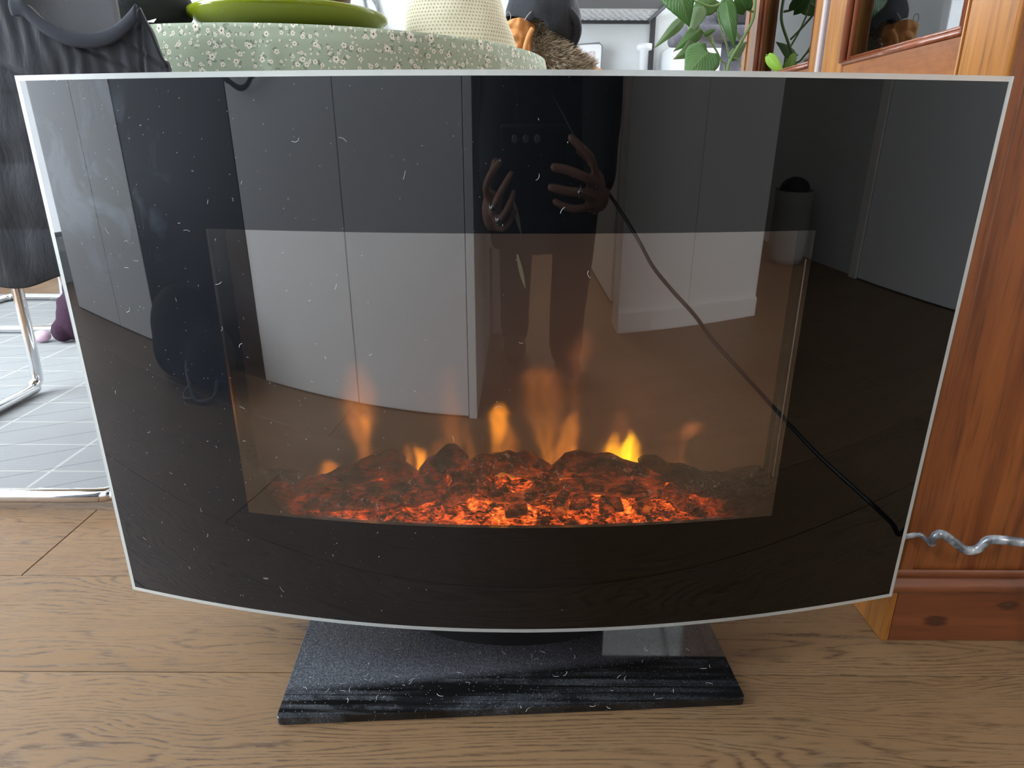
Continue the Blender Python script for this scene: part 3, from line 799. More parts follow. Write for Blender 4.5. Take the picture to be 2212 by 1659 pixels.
# middle row
log([(665, 1088, .062), (760, 1068, .062), (870, 1052, .062), (960, 1030, .068)], [7, 9, 10, 7])
log([(690, 1098, .05), (780, 1083, .05), (880, 1080, .05), (965, 1062, .055)], [6, 8, 7, 8])
log([(955, 1085, .055), (1000, 1055, .058), (1048, 1032, .065)], [8, 13, 9])
log([(1035, 1028, .06), (1060, 1062, .055), (1105, 1080, .052), (1150, 1068, .055), (1168, 1040, .06)], [7, 7, 7, 7, 6])
log([(1150, 1072, .06), (1230, 1050, .062), (1330, 1058, .062), (1440, 1068, .06)], [5, 8, 8, 6])
log([(1205, 1112, .040), (1212, 1085, .045), (1225, 1060, .05)], [9, 9, 6])
log([(1252, 1066, .048), (1256, 1098, .042)], [10, 11])
log([(1318, 1074, .048), (1322, 1108, .040)], [11, 12])
log([(1385, 1080, .048), (1398, 1104, .042)], [12, 10])
log([(1440, 1050, .06), (1470, 1080, .055), (1500, 1095, .05)], [7, 9, 7])
log([(1090, 1105, .040), (1140, 1098, .040)], [7, 8])
# ember bed height field in front of and under the logs
def bed(u, v_):
    x = -.288+.576*u; y = .008+.100*v_
    y0 = prof_y(x)+.010; yy = y0+(.110-y0)*v_
    z = .112+.020*v_
    z += .0075*n3(x*45, yy*45, 1)+.0045*n3(x*120, yy*120, 5)+.0020*n3(x*300, yy*300, 9)
    if u < .12: z += .004*(1-u/.12)
    return loc2w((x, yy, z))
o = MB().grid(bed, 300, 60).build('ember_bed', M['ember'], FL, True)
o['label'] = 'bed of glowing orange embers'
# glow lamp inside the bed
for lx, pw in ((-.10, .02), (.06, .03), (.16, .02)):
    l = bpy.data.lights.new('ember_glow', 'POINT'); l.energy = pw; l.specular_factor = 0; l.color = (1, .25, .05); l.shadow_soft_size = .02
    lo_ = bpy.data.objects.new('ember_glow', l); COL.objects.link(lo_); lo_.parent = FL; lo_.location = loc2w((lx, .03, .19))-Vector(FL.location)
# ---- stand
mb_ = mh
b = MB().lathe([(1.0, .0095), (1.0, .10)], (0, 0, 0), 64)
b.v = [Vector((v.x*.116+.003, v.y*.047+.100, v.z)) for v in b.v]
smooth_auto(b.build('stand_neck', plain('neck_black', (.010, .010, .011), .4), FL))
def mat_base():
    t = NT('dusty_black_glass_plate'); v = t.co('World')
    sep = t.N('ShaderNodeSeparateXYZ'); t.L(v, sep.inputs[0])
    sp = t.N('ShaderNodeTexVoronoi'); sp.inputs['Scale'].default_value = 330; t.L(v, sp.inputs['Vector'])
    spr = t.N('ShaderNodeSeparateColor'); t.L(sp.outputs['Color'], spr.inputs[0])
    speck = t.math('MULTIPLY', t.math('LESS_THAN', sp.outputs['Distance'], .16), t.math('GREATER_THAN', spr.outputs[1], .55))
    fine = t.noise(v, 700, 3, .7)
    finem = t.ramp(fine, [(.42, (.25,)*3), (.68, (1, 1, 1))])
    # cleared wipe streaks across the plate
    sv = t.co('World', (1.5, 60, 1), (0, 0, R(-9))); st = t.noise(sv, 2.0, 4, .6, .3)
    yy = t.math('ADD', sep.outputs[1], t.math('MULTIPLY', sep.outputs[0], -.13))
    patch = t.noise(t.co('World', (1, 1.6, 1)), 16, 3, .6, .6)
    back = t.ramp(t.math('ADD', t.math('MULTIPLY', yy, 6), .5), [(.52, (0, 0, 0)), (.60, (1, 1, 1))])  # dense veil at the back: dust with reflected sheen painted in
    mid = t.math('MULTIPLY', t.ramp(st, [(.42, (0, 0, 0)), (.58, (.8,)*3)]), t.ramp(patch, [(.38, (.15,)*3), (.58, (1, 1, 1))]))
    dens = t.math('MAXIMUM', back, mid)
    right = t.ramp(t.math('ADD', t.math('MULTIPLY', sep.outputs[0], 2), .5), [(0, (1, 1, 1)), (.45, (.9,)*3), (.78, (.40,)*3), (1, (.22,)*3)])
    dens = t.math('MULTIPLY', dens, right)
    veil = t.math('MULTIPLY', t.math('MULTIPLY', dens, finem), .20)
    tot = t.math('ADD', veil, t.math('MULTIPLY', t.math('MULTIPLY', speck, t.math('ADD', right, .1)), .28), clamp=True)
    c = t.mix(tot, (.006, .006, .006), (.72, .78, .90))
    t.set(c, t.math('ADD', .03, t.math('MULTIPLY', dens, .10)), spec=.5)
    return t.m
zt = .0095
c4 = [(-.2425, -.0585), (.2565, -.0275), (.2490, .140), (-.2530, .128)]
def roundpoly(c, r_, n=6):
    out = []
    for i in range(len(c)):
        p = Vector(c[i]); a = (Vector(c[i-1])-p).normalized(); b_ = (Vector(c[(i+1) % len(c)])-p).normalized()
        q0, q1 = p+a*r_, p+b_*r_
        for k in range(n+1):
            s = k/n; out.append(q0*(1-s)**2+p*2*s*(1-s)+q1*s*s)
    return out
poly = roundpoly(c4, .006); N_ = len(poly); cc = sum((Vector(p) for p in poly), Vector((0, 0)))/N_
V = []; e = .0007
for (sc, z) in ((0, .0006), (0, zt-e), (1, zt)):
    for p in poly:
        d = (Vector(p)-cc); q = Vector(p)-d.normalized()*(e if sc else 0); V.append((q.x, q.y, z))
Fc = [tuple(range(N_))[::-1], tuple(2*N_+i for i in range(N_))]
for k in (0, 1):
    for i in range(N_): j = (i+1) % N_; Fc.append((k*N_+i, k*N_+j, (k+1)*N_+j, (k+1)*N_+i))
o = mk('base_plate', V, Fc, mat_base(), FL)
# hairs and lint lying on plate and glass
mlint = plain('lint_white', (.62, .64, .68), .8)
b = MB()
for i in range(50):
    x = rnd.uniform(-.235, .24); y = rnd.uniform(-.045, .05); a = rnd.uniform(0, 6.3); L = rnd.uniform(.002, .008); kx = rnd.uniform(-1, 1)
    pts = [(x+math.cos(a+kx*s)*L*s, y+math.sin(a+kx*s)*L*s, zt+.0003) for s in (0, .33, .66, 1)]
    b.tube(pts, rnd.uniform(.00012, .00022), 4)
o = b.build('lint', mlint, FL); o['kind'] = 'stuff'
b = MB()
for i in range(110):
    px = rnd.triangular(100, 1500, 250); py = rnd.uniform(190, 1300)
    x = -.44+.0004*(px-60)*1.0; z = rnd.uniform(.02, .54)
    a = rnd.uniform(0, 6.3); L = rnd.uniform(.0015, .008) if rnd.random() < .35 else rnd.uniform(.0008, .002); kx = rnd.uniform(-1.2, 1.2)
    pts = []
    for s in (0, .33, .66, 1):
        xx = x+math.cos(a+kx*s)*L*s; zz = z+math.sin(a+kx*s)*L*s
        pts.append(loc2w((xx, prof_y(xx)-.0003, zz)))
    b.tube(pts, rnd.uniform(.00010, .00020), 4)
o = b.build('lint', mlint, FL); o['kind'] = 'stuff'

# ---- power cable: leaves behind the glass, sags past the cabinet and comes forward to the viewer
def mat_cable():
    t = NT('cable_sheen_grey'); v = t.co('World'); n = t.noise(v, 60, 2)
    t.set(t.mix(t.ramp(n, [(.4, (0, 0, 0)), (.7, (1, 1, 1))]), (.07, .08, .095), (.42, .46, .52)), .2, spec=.9, Coat_Weight=1, Coat_Roughness=.05); return t.m  # grey mottling paints the reflected sheen into the black cable's colour
cab_px = [(1925, 1168), (1955, 1160), (1985, 1155), (2000, 1165), (2013, 1175), (2018, 1160), (2035, 1154), (2060, 1170), (2085, 1188), (2110, 1186), (2135, 1167), (2170, 1167), (2212, 1172), (2260, 1176)]
P1 = [at_y(a, b_, y) for (a, b_), y in zip(cab_px, [.080, .072, .066, .062, .058, .054, .052, .050, .048, .046, .042, .036, .030, .020])]
def refl(px, py, tt):
    o_ = MWI@(Vector(CAM)-Vector((0, 0, FZB))); d = MWI@Vector(ray(px, py)); s = -o_.y/d.y
    for _ in range(12):
        x = o_.x+s*d.x; s -= ((o_.y+s*d.y)-prof_y(x))/(d.y-dprof(x)*d.x)
    p = o_+d*s; n = Vector((dprof(p.x), -1, 0)).normalized(); r_ = d-2*d.dot(n)*n
    return loc2w(p+r_*tt)
rp = [(1949, 1151, .245), (1925, 1128, .26), (1880, 1085, .29), (1830, 1040, .34), (1760, 975, .40), (1690, 900, .45), (1610, 812, .49), (1540, 735, .53), (1500, 680, .55), (1450, 625, .58), (1410, 575, .60), (1380, 520, .62), (1340, 455, .66), (1290, 380, .70), (1250, 310, .73), (1215, 245, .76), (1190, 200, .79), (1170, 160, .82)]
P2 = [refl(*q) for q in rp]
P3 = [P2[-1]+Vector((-.03, -.05, .14)), P2[-1]+Vector((-.03, -.10, .42)), P2[-1]+Vector((.02, -.16, .62))]
cabc = thing('power_cable', 'black power cable running from the fireplace past the cabinet plinth', 'cable', (P1[0].x, P1[0].y, 0))
rr = [.0032]*3*6+[.0045]*60*6
pp = spline(P1+P2+P3, 6)
nA = 6*(len(P1)-1)+1
mdk = plain('black_cable_skin', (.012, .012, .014), .3)
MB().tube(pp[:nA], [.0030 if i < 20 else .0030+.0022*min(1, (i-20)/12) for i in range(nA)], 12).build('painted_sheen_section', mat_cable(), cabc, True)['label'] = 'twisted section of the black cable with grey sheen painted on'
MB().tube(pp[nA-1:], .0040, 10).build('cord', mdk, cabc, True)


# ------------------------------------------------------------------ round table with its cloth and what stands on it
TC = Vector((-.44, 1.085, 0)); TR = .512
t = thing('round_table', 'round dining table hidden under the green flowered cloth', 'table', TC)
MB().lathe([(.48, .712), (.50, .716), (.50, .742), (.495, .746)], TC, 48).build('tabletop', plain('table_wood', (.45, .32, .2), .5), t)
MB().lathe([(.035, .012), (.035, .712)], TC, 24).build('pedestal', M['chrome'], t, True)
MB().lathe([(.22, .0095), (.22, .016), (.05, .028)], TC, 40).build('foot_plate', M['chrome'], t)
def mat_cloth():
    t = NT('sage_floral_cotton'); tc = t.N('ShaderNodeUVMap'); uv = tc.outputs[0]
    base = t.mix(t.noise(uv, 3, 2), (.32, .37, .27), (.37, .42, .32))
    c = base
    def flowers(c, scale, r0, off, thr):
        mp = t.N('ShaderNodeMapping'); mp.inputs['Scale'].default_value = (scale,)*3; mp.inputs['Location'].default_value = (*off, 0); t.L(uv, mp.inputs['Vector'])
        vo = t.N('ShaderNodeTexVoronoi', voronoi_dimensions='2D'); vo.inputs['Scale'].default_value = 1.0; vo.inputs['Randomness'].default_value = .85; t.L(mp.outputs[0], vo.inputs['Vector'])
        df = t.N('ShaderNodeVectorMath', operation='SUBTRACT'); t.L(mp.outputs[0], df.inputs[0]); t.L(vo.outputs['Position'], df.inputs[1])
        sp = t.N('ShaderNodeSeparateXYZ'); t.L(df.outputs[0], sp.inputs[0])
        rc = t.N('ShaderNodeSeparateColor'); t.L(vo.outputs['Color'], rc.inputs[0])
        ang = t.math('ADD', t.math('ARCTAN2', sp.outputs[1], sp.outputs[0]), t.math('MULTIPLY', rc.outputs[2], 6.28))
        size = t.math('ADD', t.math('MULTIPLY', rc.outputs[0], .5), .6)
        pet = t.math('ADD', t.math('MULTIPLY', t.math('ABSOLUTE', t.math('COSINE', t.math('MULTIPLY', ang, 2.5))), .38), .72)
        rad = t.math('MULTIPLY', t.math('MULTIPLY', pet, size), r0)
        d = vo.outputs['Distance']
        keep = t.math('GREATER_THAN', rc.outputs[1], thr)
        fl = t.math('MULTIPLY', t.math('LESS_THAN', d, rad), keep)
        ct = t.math('MULTIPLY', t.math('LESS_THAN', d, t.math('MULTIPLY', size, r0*.24)), keep)
        # dark outlined leaf beside the flower
        l0 = t.math('SUBTRACT', t.math('COSINE', t.math('MULTIPLY', t.math('SUBTRACT', ang, 1.2), 1)), .90)
        ring = t.math('LESS_THAN', t.math('ABSOLUTE', t.math('SUBTRACT', d, t.math('MULTIPLY', size, r0*1.55))), r0*.30)
        leaf = t.math('MULTIPLY', t.math('MULTIPLY', t.math('GREATER_THAN', l0, 0), ring), keep)
        l1 = t.math('MULTIPLY', t.math('GREATER_THAN', l0, .055), t.math('LESS_THAN', t.math('ABSOLUTE', t.math('SUBTRACT', d, t.math('MULTIPLY', size, r0*1.55))), r0*.14))
        c = t.mix(t.math('MULTIPLY', leaf, .8), c, (.055, .08, .055))
        c = t.mix(t.math('MULTIPLY', l1, keep), c, (.30, .35, .25))
        c = t.mix(fl, c, (.72, .68, .57))
        return t.mix(ct, c, (.05, .055, .04))
    c = flowers(c, 70, .25, (3.1, 7.7), .35)
    c = flowers(c, 110, .22, (13.1, 2.2), .45)
    c = flowers(c, 48, .25, (5.4, 1.3), .55)
    t.set(c, .85, spec=.2)
    n = t.noise(uv, 900, 2); n2 = t.noise(uv, 16, 3, .5, .6)
    t.bump(t.math('ADD', t.math('MULTIPLY', n2, 1.0), t.math('MULTIPLY', n, .05)), .35, .006)
    return t.m
def cl(u, v_):
    a = 2*math.pi*u
    top = .13
    if v_ < top:
        r_ = TR*(v_/top); z = .7555
        if r_ > TR-.02: z -= .0
        return (TC.x+r_*math.cos(a), TC.y+r_*math.sin(a), z)
    s = (v_-top)/(1-top)
    wob = math.sin(a*9+1.1)*.5+math.sin(a*14+.4)*.3+n3(math.cos(a)*3, math.sin(a)*3, 2)*.8
    r_ = TR+.004*min(1, s*12)+.020*s*wob+.012*s
    for a0, dp in ((4.817, .0035), (5.306, -.004), (4.35, .003), (5.62, .003)):
        q = (a-a0-.04*s)/.020; r_ += dp*min(1, s*6)*(math.exp(-q*q) if abs(q) < 4 else 0)+dp*.6*min(1, s*6)/(1+math.exp(-q*4 if abs(q) < 20 else (-80 if q > 0 else 80)))*(1 if abs(q) < 12 else 0)*math.exp(-abs(q)/5)
    z = .7555-.004*(1-max(0, 1-s*20)) -.23*s
    return (TC.x+r_*math.cos(a), TC.y+r_*math.sin(a), z)
def cluv(u, v_):
    s = max(0, v_-.13)/.87
    return (u*2*math.pi*TR, s*.23 if v_ >= .13 else -v_)
o = MB().grid(cl, 360, 60, cluv).build('tablecloth', mat_cloth(), None, True, uv=True)
solidify(o, .0009); setp(o, 'sage green cotton cloth with small white flowers hanging over the round table', 'tablecloth')
TZ = .7560
mcer = plain('green_glaze', (.185, .225, .012), .09, var=.1, vs=5)
ppc = (-.405, .775, TZ)
o = MB().lathe([(.075, 0), (.085, .004), (.125, .010), (.158, .020), (.174, .033), (.1745, .040), (.170, .043), (.163, .041), (.150, .034), (.11, .024), (.04, .022), (.001, .022)], ppc, 96, capt=False).build('green_dish', mcer, None, True)
setp(o, 'large glossy olive green ceramic dish on the flowered cloth', 'dish')
mwb = plain('dark_turned_wood', (.16, .065, .035), .4)
o = MB().lathe([(.04, .0), (.048, .002), (.070, .020), (.088, .045), (.094, .075), (.090, .076), (.083, .05), (.06, .02), (.001, .012)], (-.385, .78, TZ+.0225), 64, capt=False).build('wooden_bowl', mwb, None, True)
setp(o, 'brown wooden bowl standing in the green dish', 'bowl')
o = MB().lathe([(.03, 0), (.032, .004), (.06, .018), (.082, .045), (.088, .075), (.085, .075), (.079, .047), (.055, .02), (.001, .014)], (-.20, 1.33, TZ+.0005), 48, capt=False).build('grey_bowl', plain('grey_stoneware', (.42, .42, .38), .5), None, True)
setp(o, 'grey stoneware bowl on the cloth behind the green dish', 'bowl')
# black pouch lying at the left edge of the dish
o = MB().ball((-.640, .72, TZ+.046), .080, .085, .042, 24, 14).ball((-.68, .70, TZ+.05), .06, .06, .048, 18, 12).build('black_pouch', M['black_fabric'], None, True)
remesh(o, .008, 3); setp(o, 'soft black pouch lying on the cloth left of the green dish', 'pouch')
o = mk('paper_scrap', [(-.585, .585, TZ+.001), (-.568, .59, TZ+.001), (-.566, .596, TZ+.007), (-.578, .596, TZ+.004), (-.585, .585, TZ+.0018), (-.568, .59, TZ+.0018), (-.566, .596, TZ+.0078), (-.578, .596, TZ+.0048)], [(0, 1, 2, 3), (7, 6, 5, 4), (0, 4, 5, 1), (1, 5, 6, 2), (2, 6, 7, 3), (3, 7, 4, 0)], M['white_plastic'])
setp(o, 'tiny white paper tag by the black pouch on the cloth', 'paper')
# cream waffle-knit sun hat standing on the cloth
def mat_knit():
    t = NT('cream_waffle_knit'); tc = t.N('ShaderNodeUVMap'); sp = t.N('ShaderNodeSeparateXYZ'); t.L(tc.outputs[0], sp.inputs[0])
    row = t.math('FLOOR', t.math('MULTIPLY', sp.outputs[1], 1/.0062))
    su = t.math('SINE', t.math('ADD', t.math('MULTIPLY', sp.outputs[0], 2*math.pi/.0072), t.math('MULTIPLY', row, math.pi)))
    sv = t.math('SINE', t.math('MULTIPLY', sp.outputs[1], 2*math.pi/.0062))
    h = t.math('MULTIPLY', t.math('MAXIMUM', su, 0), t.math('MAXIMUM', sv, 0))
    hole = t.ramp(h, [(.25, (0, 0, 0)), (.6, (1, 1, 1))])
    c = t.mix(t.noise(tc.outputs[0], 20, 3), (.60, .555, .40), (.68, .63, .48))
    c = t.mix(t.math('MULTIPLY', hole, .62), c, (.26, .22, .13)); t.set(c, .9, spec=.1); t.bump(t.math('MULTIPLY', hole, -1), .8, .002)
    return t.m
HC = Vector((-.106, .930, TZ+.0005))
def hat(u, v_):
    a = 2*math.pi*u; z = .005+.17*v_
    r_ = .108-.030*v_**1.2-.0+.012*math.sin(a*2+1.0)*(1-v_)*.8
    if v_ < .18: r_ += .006*(1-v_/.18)*math.sin(a*3)
    k = -.028*v_
    r_ += .003*n3(math.cos(a)*2, math.sin(a)*2, v_*4)
    return (HC.x+k+r_*math.cos(a)*.98, HC.y+r_*math.sin(a)*.9, HC.z+z-.005*max(0, 1-v_*6))
b = MB().grid(hat, 120, 40, lambda u, v_: (u*.62, v_*.17))
n0 = len(b.v); c_ = HC+Vector((-.028, 0, .180))
for k in range(120):
    pass
b.v.append(c_); b.uv.append((0, .2)); base = 40*121
b.f += [(base+k, base+k+1, n0) for k in range(120)]
o = b.build('knitted_hat', mat_knit(), None, True, uv=True); solidify(o, .003)
setp(o, 'cream waffle-knit cloth hat standing on the right side of the flowered cloth', 'hat')

# ------------------------------------------------------------------ cantilever chairs
mcane = plain('beech_seat', (.52, .36, .20), .5, var=.15)
mwebb = plain('woven_cane', (.55, .45, .30), .7, bump=(200, .8, .002))
def chair(x, y, rz, label, group='chairs round the table', hb=.80):
    """chair facing +Y locally; floor runners at x +-.245"""
    t = thing('cantilever_chair', label, 'chair', (x, y, 0), group)
    c, s = math.cos(rz), math.sin(rz)
    def X(p): return Vector((x+p[0]*c-p[1]*s, y+p[0]*s+p[1]*c, p[2]))
    hw = .245; r_ = .0125
    path = []
    z0 = .0225
    for sx in (-1, 1):
        half = [(0, -.28, z0), (hw-.06, -.28, z0), (hw-.018, -.27, z0), (hw, -.23, z0), (hw, .20, z0), (hw, .245, z0+.012), (hw, .262, z0+.055), (hw, .262, .37), (hw, .255, .415), (hw, .21, .43), (hw, -.16, .425), (hw, -.215, .45), (hw-.005, -.235, .50), (hw-.01, -.29, hb)]
        path.append([(p[0]*sx, p[1], p[2]) for p in half])
    full = [X(p) for p in path[0][::-1]]+[X(p) for p in path[1][1:]]
    MB().tube(spline(full, 7), r_, 14).build('tube_frame', M['chrome'], t, True)
    b = MB().box(-.22, .22, -.20, .245, .440, .458, .004)
    b.v = [X(v) for v in b.v]; b.build('seat', mcane, t)
    b = MB().box(-.17, .17, -.15, .20, .4585, .4605); b.v = [X(v) for v in b.v]; b.build('cane_mat', mwebb, t)
    def bk(u, v_):
        xx = -.225+.45*u; return X((xx, -.250-.06*v_-.035*(1-(2*u-1)**2), .60+(hb-.59)*v_))
    o = MB().grid(bk, 12, 4).build('backrest', mcane, t, True); solidify(o, .014, 0)
    return t
chair(-.895, .675, 0.0, 'chrome cantilever chair with the black quilted jacket over its back', hb=.70)
chair(-1.665, 1.735, R(-90), 'chrome cantilever chair on the far left side of the table')
chair(-.13, 1.21, R(114), 'cantilever chair carrying the fur trimmed coat, right behind the table', hb=.70)

# ------------------------------------------------------------------ black quilted jacket over the first chair
def mat_puffer():
    t = NT('black_quilted_nylon'); v = t.co('World')
    n = t.noise(v, 9, 3, .5, .5); f = t.noise(t.co('World', (60, 60, 14)), 1.4, 4, .6, 1.0)
    c = t.mix(n, (.008, .0095, .0135), (.014, .016, .022)); t.set(c, .62, spec=.35, Sheen_Weight=.15)
    t.bump(f, .22, .004); return t.m
mpuf = mat_puffer(); mlin = plain('grey_lining', (.20, .21, .23), .8, bump=(120, .5, .002))
mrib = plain('ribbed_binding', (.028, .031, .042), .85, bump=(150, .4, .001))
JK = thing('quilted_jacket', 'black quilted jacket hung over the back of the chrome chair at the left', 'jacket', (-.80, .33, .0))
def jy(x, z):  # depth of the front shell
    y = .315+.10*max(0, (.62-z))*0-.0
    y += .030*((x+.80)/.35)**2 if x > -.80 else .02*((x+.80)/.4)**2
    return y
def jtop(x):   # upper outline of the front shell
    # neckline between x -.61 and -.468
    if x > -.61:
        q = (x+.5315)/.066; return .702+.034*min(1.0, abs(q)**2.2)
    return .736+min(.06, (-.61-x)*.6)
def jright(z):
    return -.466+max(0, .738-z)*.31-.02*max(0, .66-z)
def jbot(x):
    return .385+.012*math.sin(x*17)+.010*math.sin(x*41+1)
def shell(u, v_):
    z0 = .39+(.738-.39)*v_
    x = -1.16+(jright(z0)+1.16)*u
    zb, zt = jbot(x), jtop(x)
    z = zb+(zt-zb)*v_
    g = .0045*abs(math.sin((z-.38)*math.pi/.085)) if z < .64 else 0
    ga = .0007*math.sin(x*330+4*n3(x*20, z*20, 2))*math.exp(-((zt-z-.035)/.030)**2)
    cr1 = 0
    def crease(x0, z0_, x1, z1_, dep, wd):
        dx, dz = x1-x0, z1_-z0_; L2 = dx*dx+dz*dz; t_ = ((x-x0)*dx+(z-z0_)*dz)/L2
        if t_ < -.05 or t_ > 1.05: return 0
        d = abs((x-x0)*dz-(z-z0_)*dx)/math.sqrt(L2); return dep*math.exp(-(d/wd)**2)
    cr1 = crease(-.500, .702, -.447, .668, .0035, .0022)+crease(-.545, .690, -.468, .655, .0035, .0022)+crease(-.470, .712, -.4745, .655, .0030, .0016)+crease(-.70, .70, -.55, .62, .003, .004)
    w_ = .006*n3(x*9, z*9, 3)+.0018*n3(x*34, z*26, 8)
    return (x, jy(x, z)-g-ga+cr1-w_, z)
o = MB().grid(shell, 300, 160).build('front_shell', mpuf, JK, True); solidify(o, .008, -1)
def back(u, v_):
    x = -1.12+.555*u; z = .42+.40*v_
    return (x, .480+.02*n3(x*8, z*8, 1), z)
def shoulder(u, v_):
    x = -1.14+(.70)*u*1.0
    zt = jtop(min(x, -.44))
    a = math.pi*v_
    yf = jy(x, zt)+.004; yb = .485; ym = (yf+yb)/2
    zz = zt if not (-.62 < x < -.455) else .80
    return (x, ym-(yb-yf)/2*math.cos(a), max(zt, .735)+.03*math.sin(a))
o = MB().grid(back, 60, 40).build('back_shell', mlin, JK, True); solidify(o, .012, 1)
b = MB()
b.grid(lambda u, v_: (-1.16+.50*u, .318+.165*v_+0*u, (jtop(-1.16+.50*u)-.004)+.045*math.sin(math.pi*v_)), 24, 10)
o = b.build('left_shoulder', mpuf, JK, True); solidify(o, .012, 1)
col_ = [( -.605+.145*i/14, 0) for i in range(15)]
P = [Vector((x, jy(x, .7)-.006, jtop(x)-.006)) for x, _ in col_]
b = MB()
for i, pt in enumerate(P):
    pass
def band(u, v_):
    x = -.612+.146*u
    z = jtop(x)+.003-.018*v_
    return (x, jy(x, z)-.0085-.002*math.sin(math.pi*v_)-.007*n3(x*9, z*9, 3), z)
o = MB().grid(band, 40, 6).build('collar_band', mrib, JK, True); solidify(o, .004, 1)
o = MB().tube(spline([(-.615, .36, .385), (-.60, .37, .372), (-.585, .375, .362), (-.575, .37, .352)], 4), .0022, 6).build('drawcord', plain('clear_cord', (.5, .5, .55), .3), JK, True)
# purple plush on the rug
t = thing('plush_toy', 'small dark purple plush toy with a pink foot on the rug', 'toy', (-1.36, 1.40, .009))
mpl = plain('purple_plush', (.028, .006, .022), .95, bump=(200, .9, .003))
o = MB().ball((-1.325, 1.40, .080), .052, .045, .070).ball((-1.30, 1.41, .165), .048, .042, .050).ball((-1.335, 1.41, .125), .040, .038, .03).ball((-1.36, 1.38, .045), .03, .03, .035).build('body', mpl, t, True); remesh(o, .007, 2)
MB().ball((-1.425, 1.38, .028), .026, .022, .018).build('foot', plain('pink_plush', (.62, .42, .52), .95), t, True)

# ------------------------------------------------------------------ coat with fur trim and cap over the third chair
CT = thing('fur_trimmed_coat', 'tan coat with a grey brown fur collar hung on the chair behind the table', 'coat', (.10, 1.28, 0))
mtan = NT('tan_suede'); v = mtan.co('World'); mtan.set(mtan.mix(mtan.noise(v, 22, 4, .6), (.52, .215, .075), (.66, .33, .13)), .75, spec=.2); mtan.bump(mtan.noise(v, 260, 3), .3, .001); mtan = mtan.m
def flap(u, v_):
    # left lapel: from upper left edge curling to a rolled right edge
    A = at_y(1086+8*v_, 52+70*v_, 1.20); B = at_y(1157-20*v_, 55+95*v_, 1.22)
    p = A.lerp(B, u); p.y -= .030*math.sin(math.pi*u)*(1-.3*v_)-.006*n3(u*5, v_*6, 1)*2; p.z += .010*math.sin(math.pi*u)*(1-v_)
    return p
o = MB().grid(flap, 30, 30).build('suede_lapel', mtan, CT, True); solidify(o, .006, 1)
pts = [at_y(1150, 62, 1.185), at_y(1143, 75, 1.18), at_y(1136, 95, 1.18), at_y(1131, 120, 1.185), at_y(1126, 150, 1.19)]
MB().tube(spline(pts, 6), .0055, 10).build('rolled_edge', mtan, CT, True)
def tongue(u, v_):
    A = at_y(1136+2*v_, 92+60*v_, 1.205); B = at_y(1147, 80+70*v_, 1.205); p = A.lerp(B, u); p.y -= .01*math.sin(math.pi*u); return p
o = MB().grid(tongue, 6, 16).build('lining_strip', mtan, CT, True); solidify(o, .004, 1)
o = MB().ball((.20, 1.34, .58), .10, .12, .20, 28, 16).ball((.20, 1.24, .50), .08, .09, .18).ball((.19, 1.42, .50), .08, .09, .18).build('coat_body', mtan, CT, True); remesh(o, .012, 4)
# fur: a padded roll with thousands of hairs
fc = [at_y(1165, 30, 1.27), at_y(1170, 75, 1.26), at_y(1185, 112, 1.25), at_y(1215, 140, 1.26), at_y(1262, 168, 1.28)]
fr_ = [.018, .026, .034, .038, .036]
C = spline(fc, 10); Rr = [q.x for q in spline([(r_, 0, 0) for r_ in fr_], 10)]
mfb = plain('fur_base', (.22, .165, .11), .95)
MB().tube(C, Rr, 20).build('fur_roll', mfb, CT, True)
def mat_fur():
    t = NT('fur_hair'); at_ = t.N('ShaderNodeAttribute', attribute_name='hc')
    t.set(at_.outputs['Color'], .7, spec=.3); return t.m
hv = []; hf = []; hcol = []
r2 = random.Random(11)
for i in range(7500):
    k = r2.uniform(0, len(C)-1.001); j = int(k); f = k-j
    c = C[j].lerp(C[j+1], f); rr_ = Rr[j]*(1-f)+Rr[j+1]*f; tg = (C[j+1]-C[j]).normalized()
    u_ = tg.cross(Vector((0, 1, 0))).normalized(); w_ = tg.cross(u_); a = r2.uniform(0, 6.283)
    n = u_*math.cos(a)+w_*math.sin(a)
    p = c+n*rr_*.97; L = r2.uniform(.012, .030)
    d = (n*.7+tg*.25+Vector((.35, -.1, .45))*.8+Vector((r2.uniform(-.25, .25), r2.uniform(-.25, .25), r2.uniform(-.25, .25)))).normalized()
    side = d.cross(Vector((0, 1, 0)))
    side = side.normalized()*r2.uniform(.00035, .0007) if side.length > 1e-4 else Vector((.0005, 0, 0))
    q = len(hv); bend = Vector((0, 0, -L*.15))
    hv += [p-side, p+side, p+d*L*.55+side*.8, p+d*L*.55-side*.8, p+d*L+bend]
    hf += [(q, q+1, q+2, q+3), (q+3, q+2, q+4)]
    t0 = r2.random(); cc_ = (.08, .055, .04) if t0 < .25 else ((.34, .26, .17) if t0 < .7 else (.62, .54, .42))
    tip = tuple(min(1, x*1.5) for x in cc_)
    base_ = (.10, .07, .05)
    hcol += [base_, base_, cc_, cc_, tip]
o = mk('fur_hair', hv, hf, mat_fur(), CT); ca = o.data.color_attributes.new('hc', 'FLOAT_COLOR', 'POINT')
ca.data.foreach_set('color', np.array([(*c, 1) for c in hcol], dtype=np.float32).ravel()); o['kind'] = 'stuff'
# black cap
CP = thing('cloth_cap', 'black cloth cap with a strap opening resting on the fur coat', 'cap', (.07, 1.27, .80))
cc = at_y(1166, 52, 1.27)
def cap(u, v_):
    a = 2*math.pi*u; ph = v_*math.pi*.62
    rx, ry, rz = .089, .085, .085
    p = Vector((rx*math.sin(ph)*math.cos(a), ry*math.sin(ph)*math.sin(a), rz*math.cos(ph)))
    p *= 1+.05*n3(p.x*25, p.y*25, p.z*25)
    p = Matrix.Rotation(R(20), 3, 'Y')@p
    return cc+Vector((.008, 0, .016))+p
b = MB().grid(cap, 64, 32)
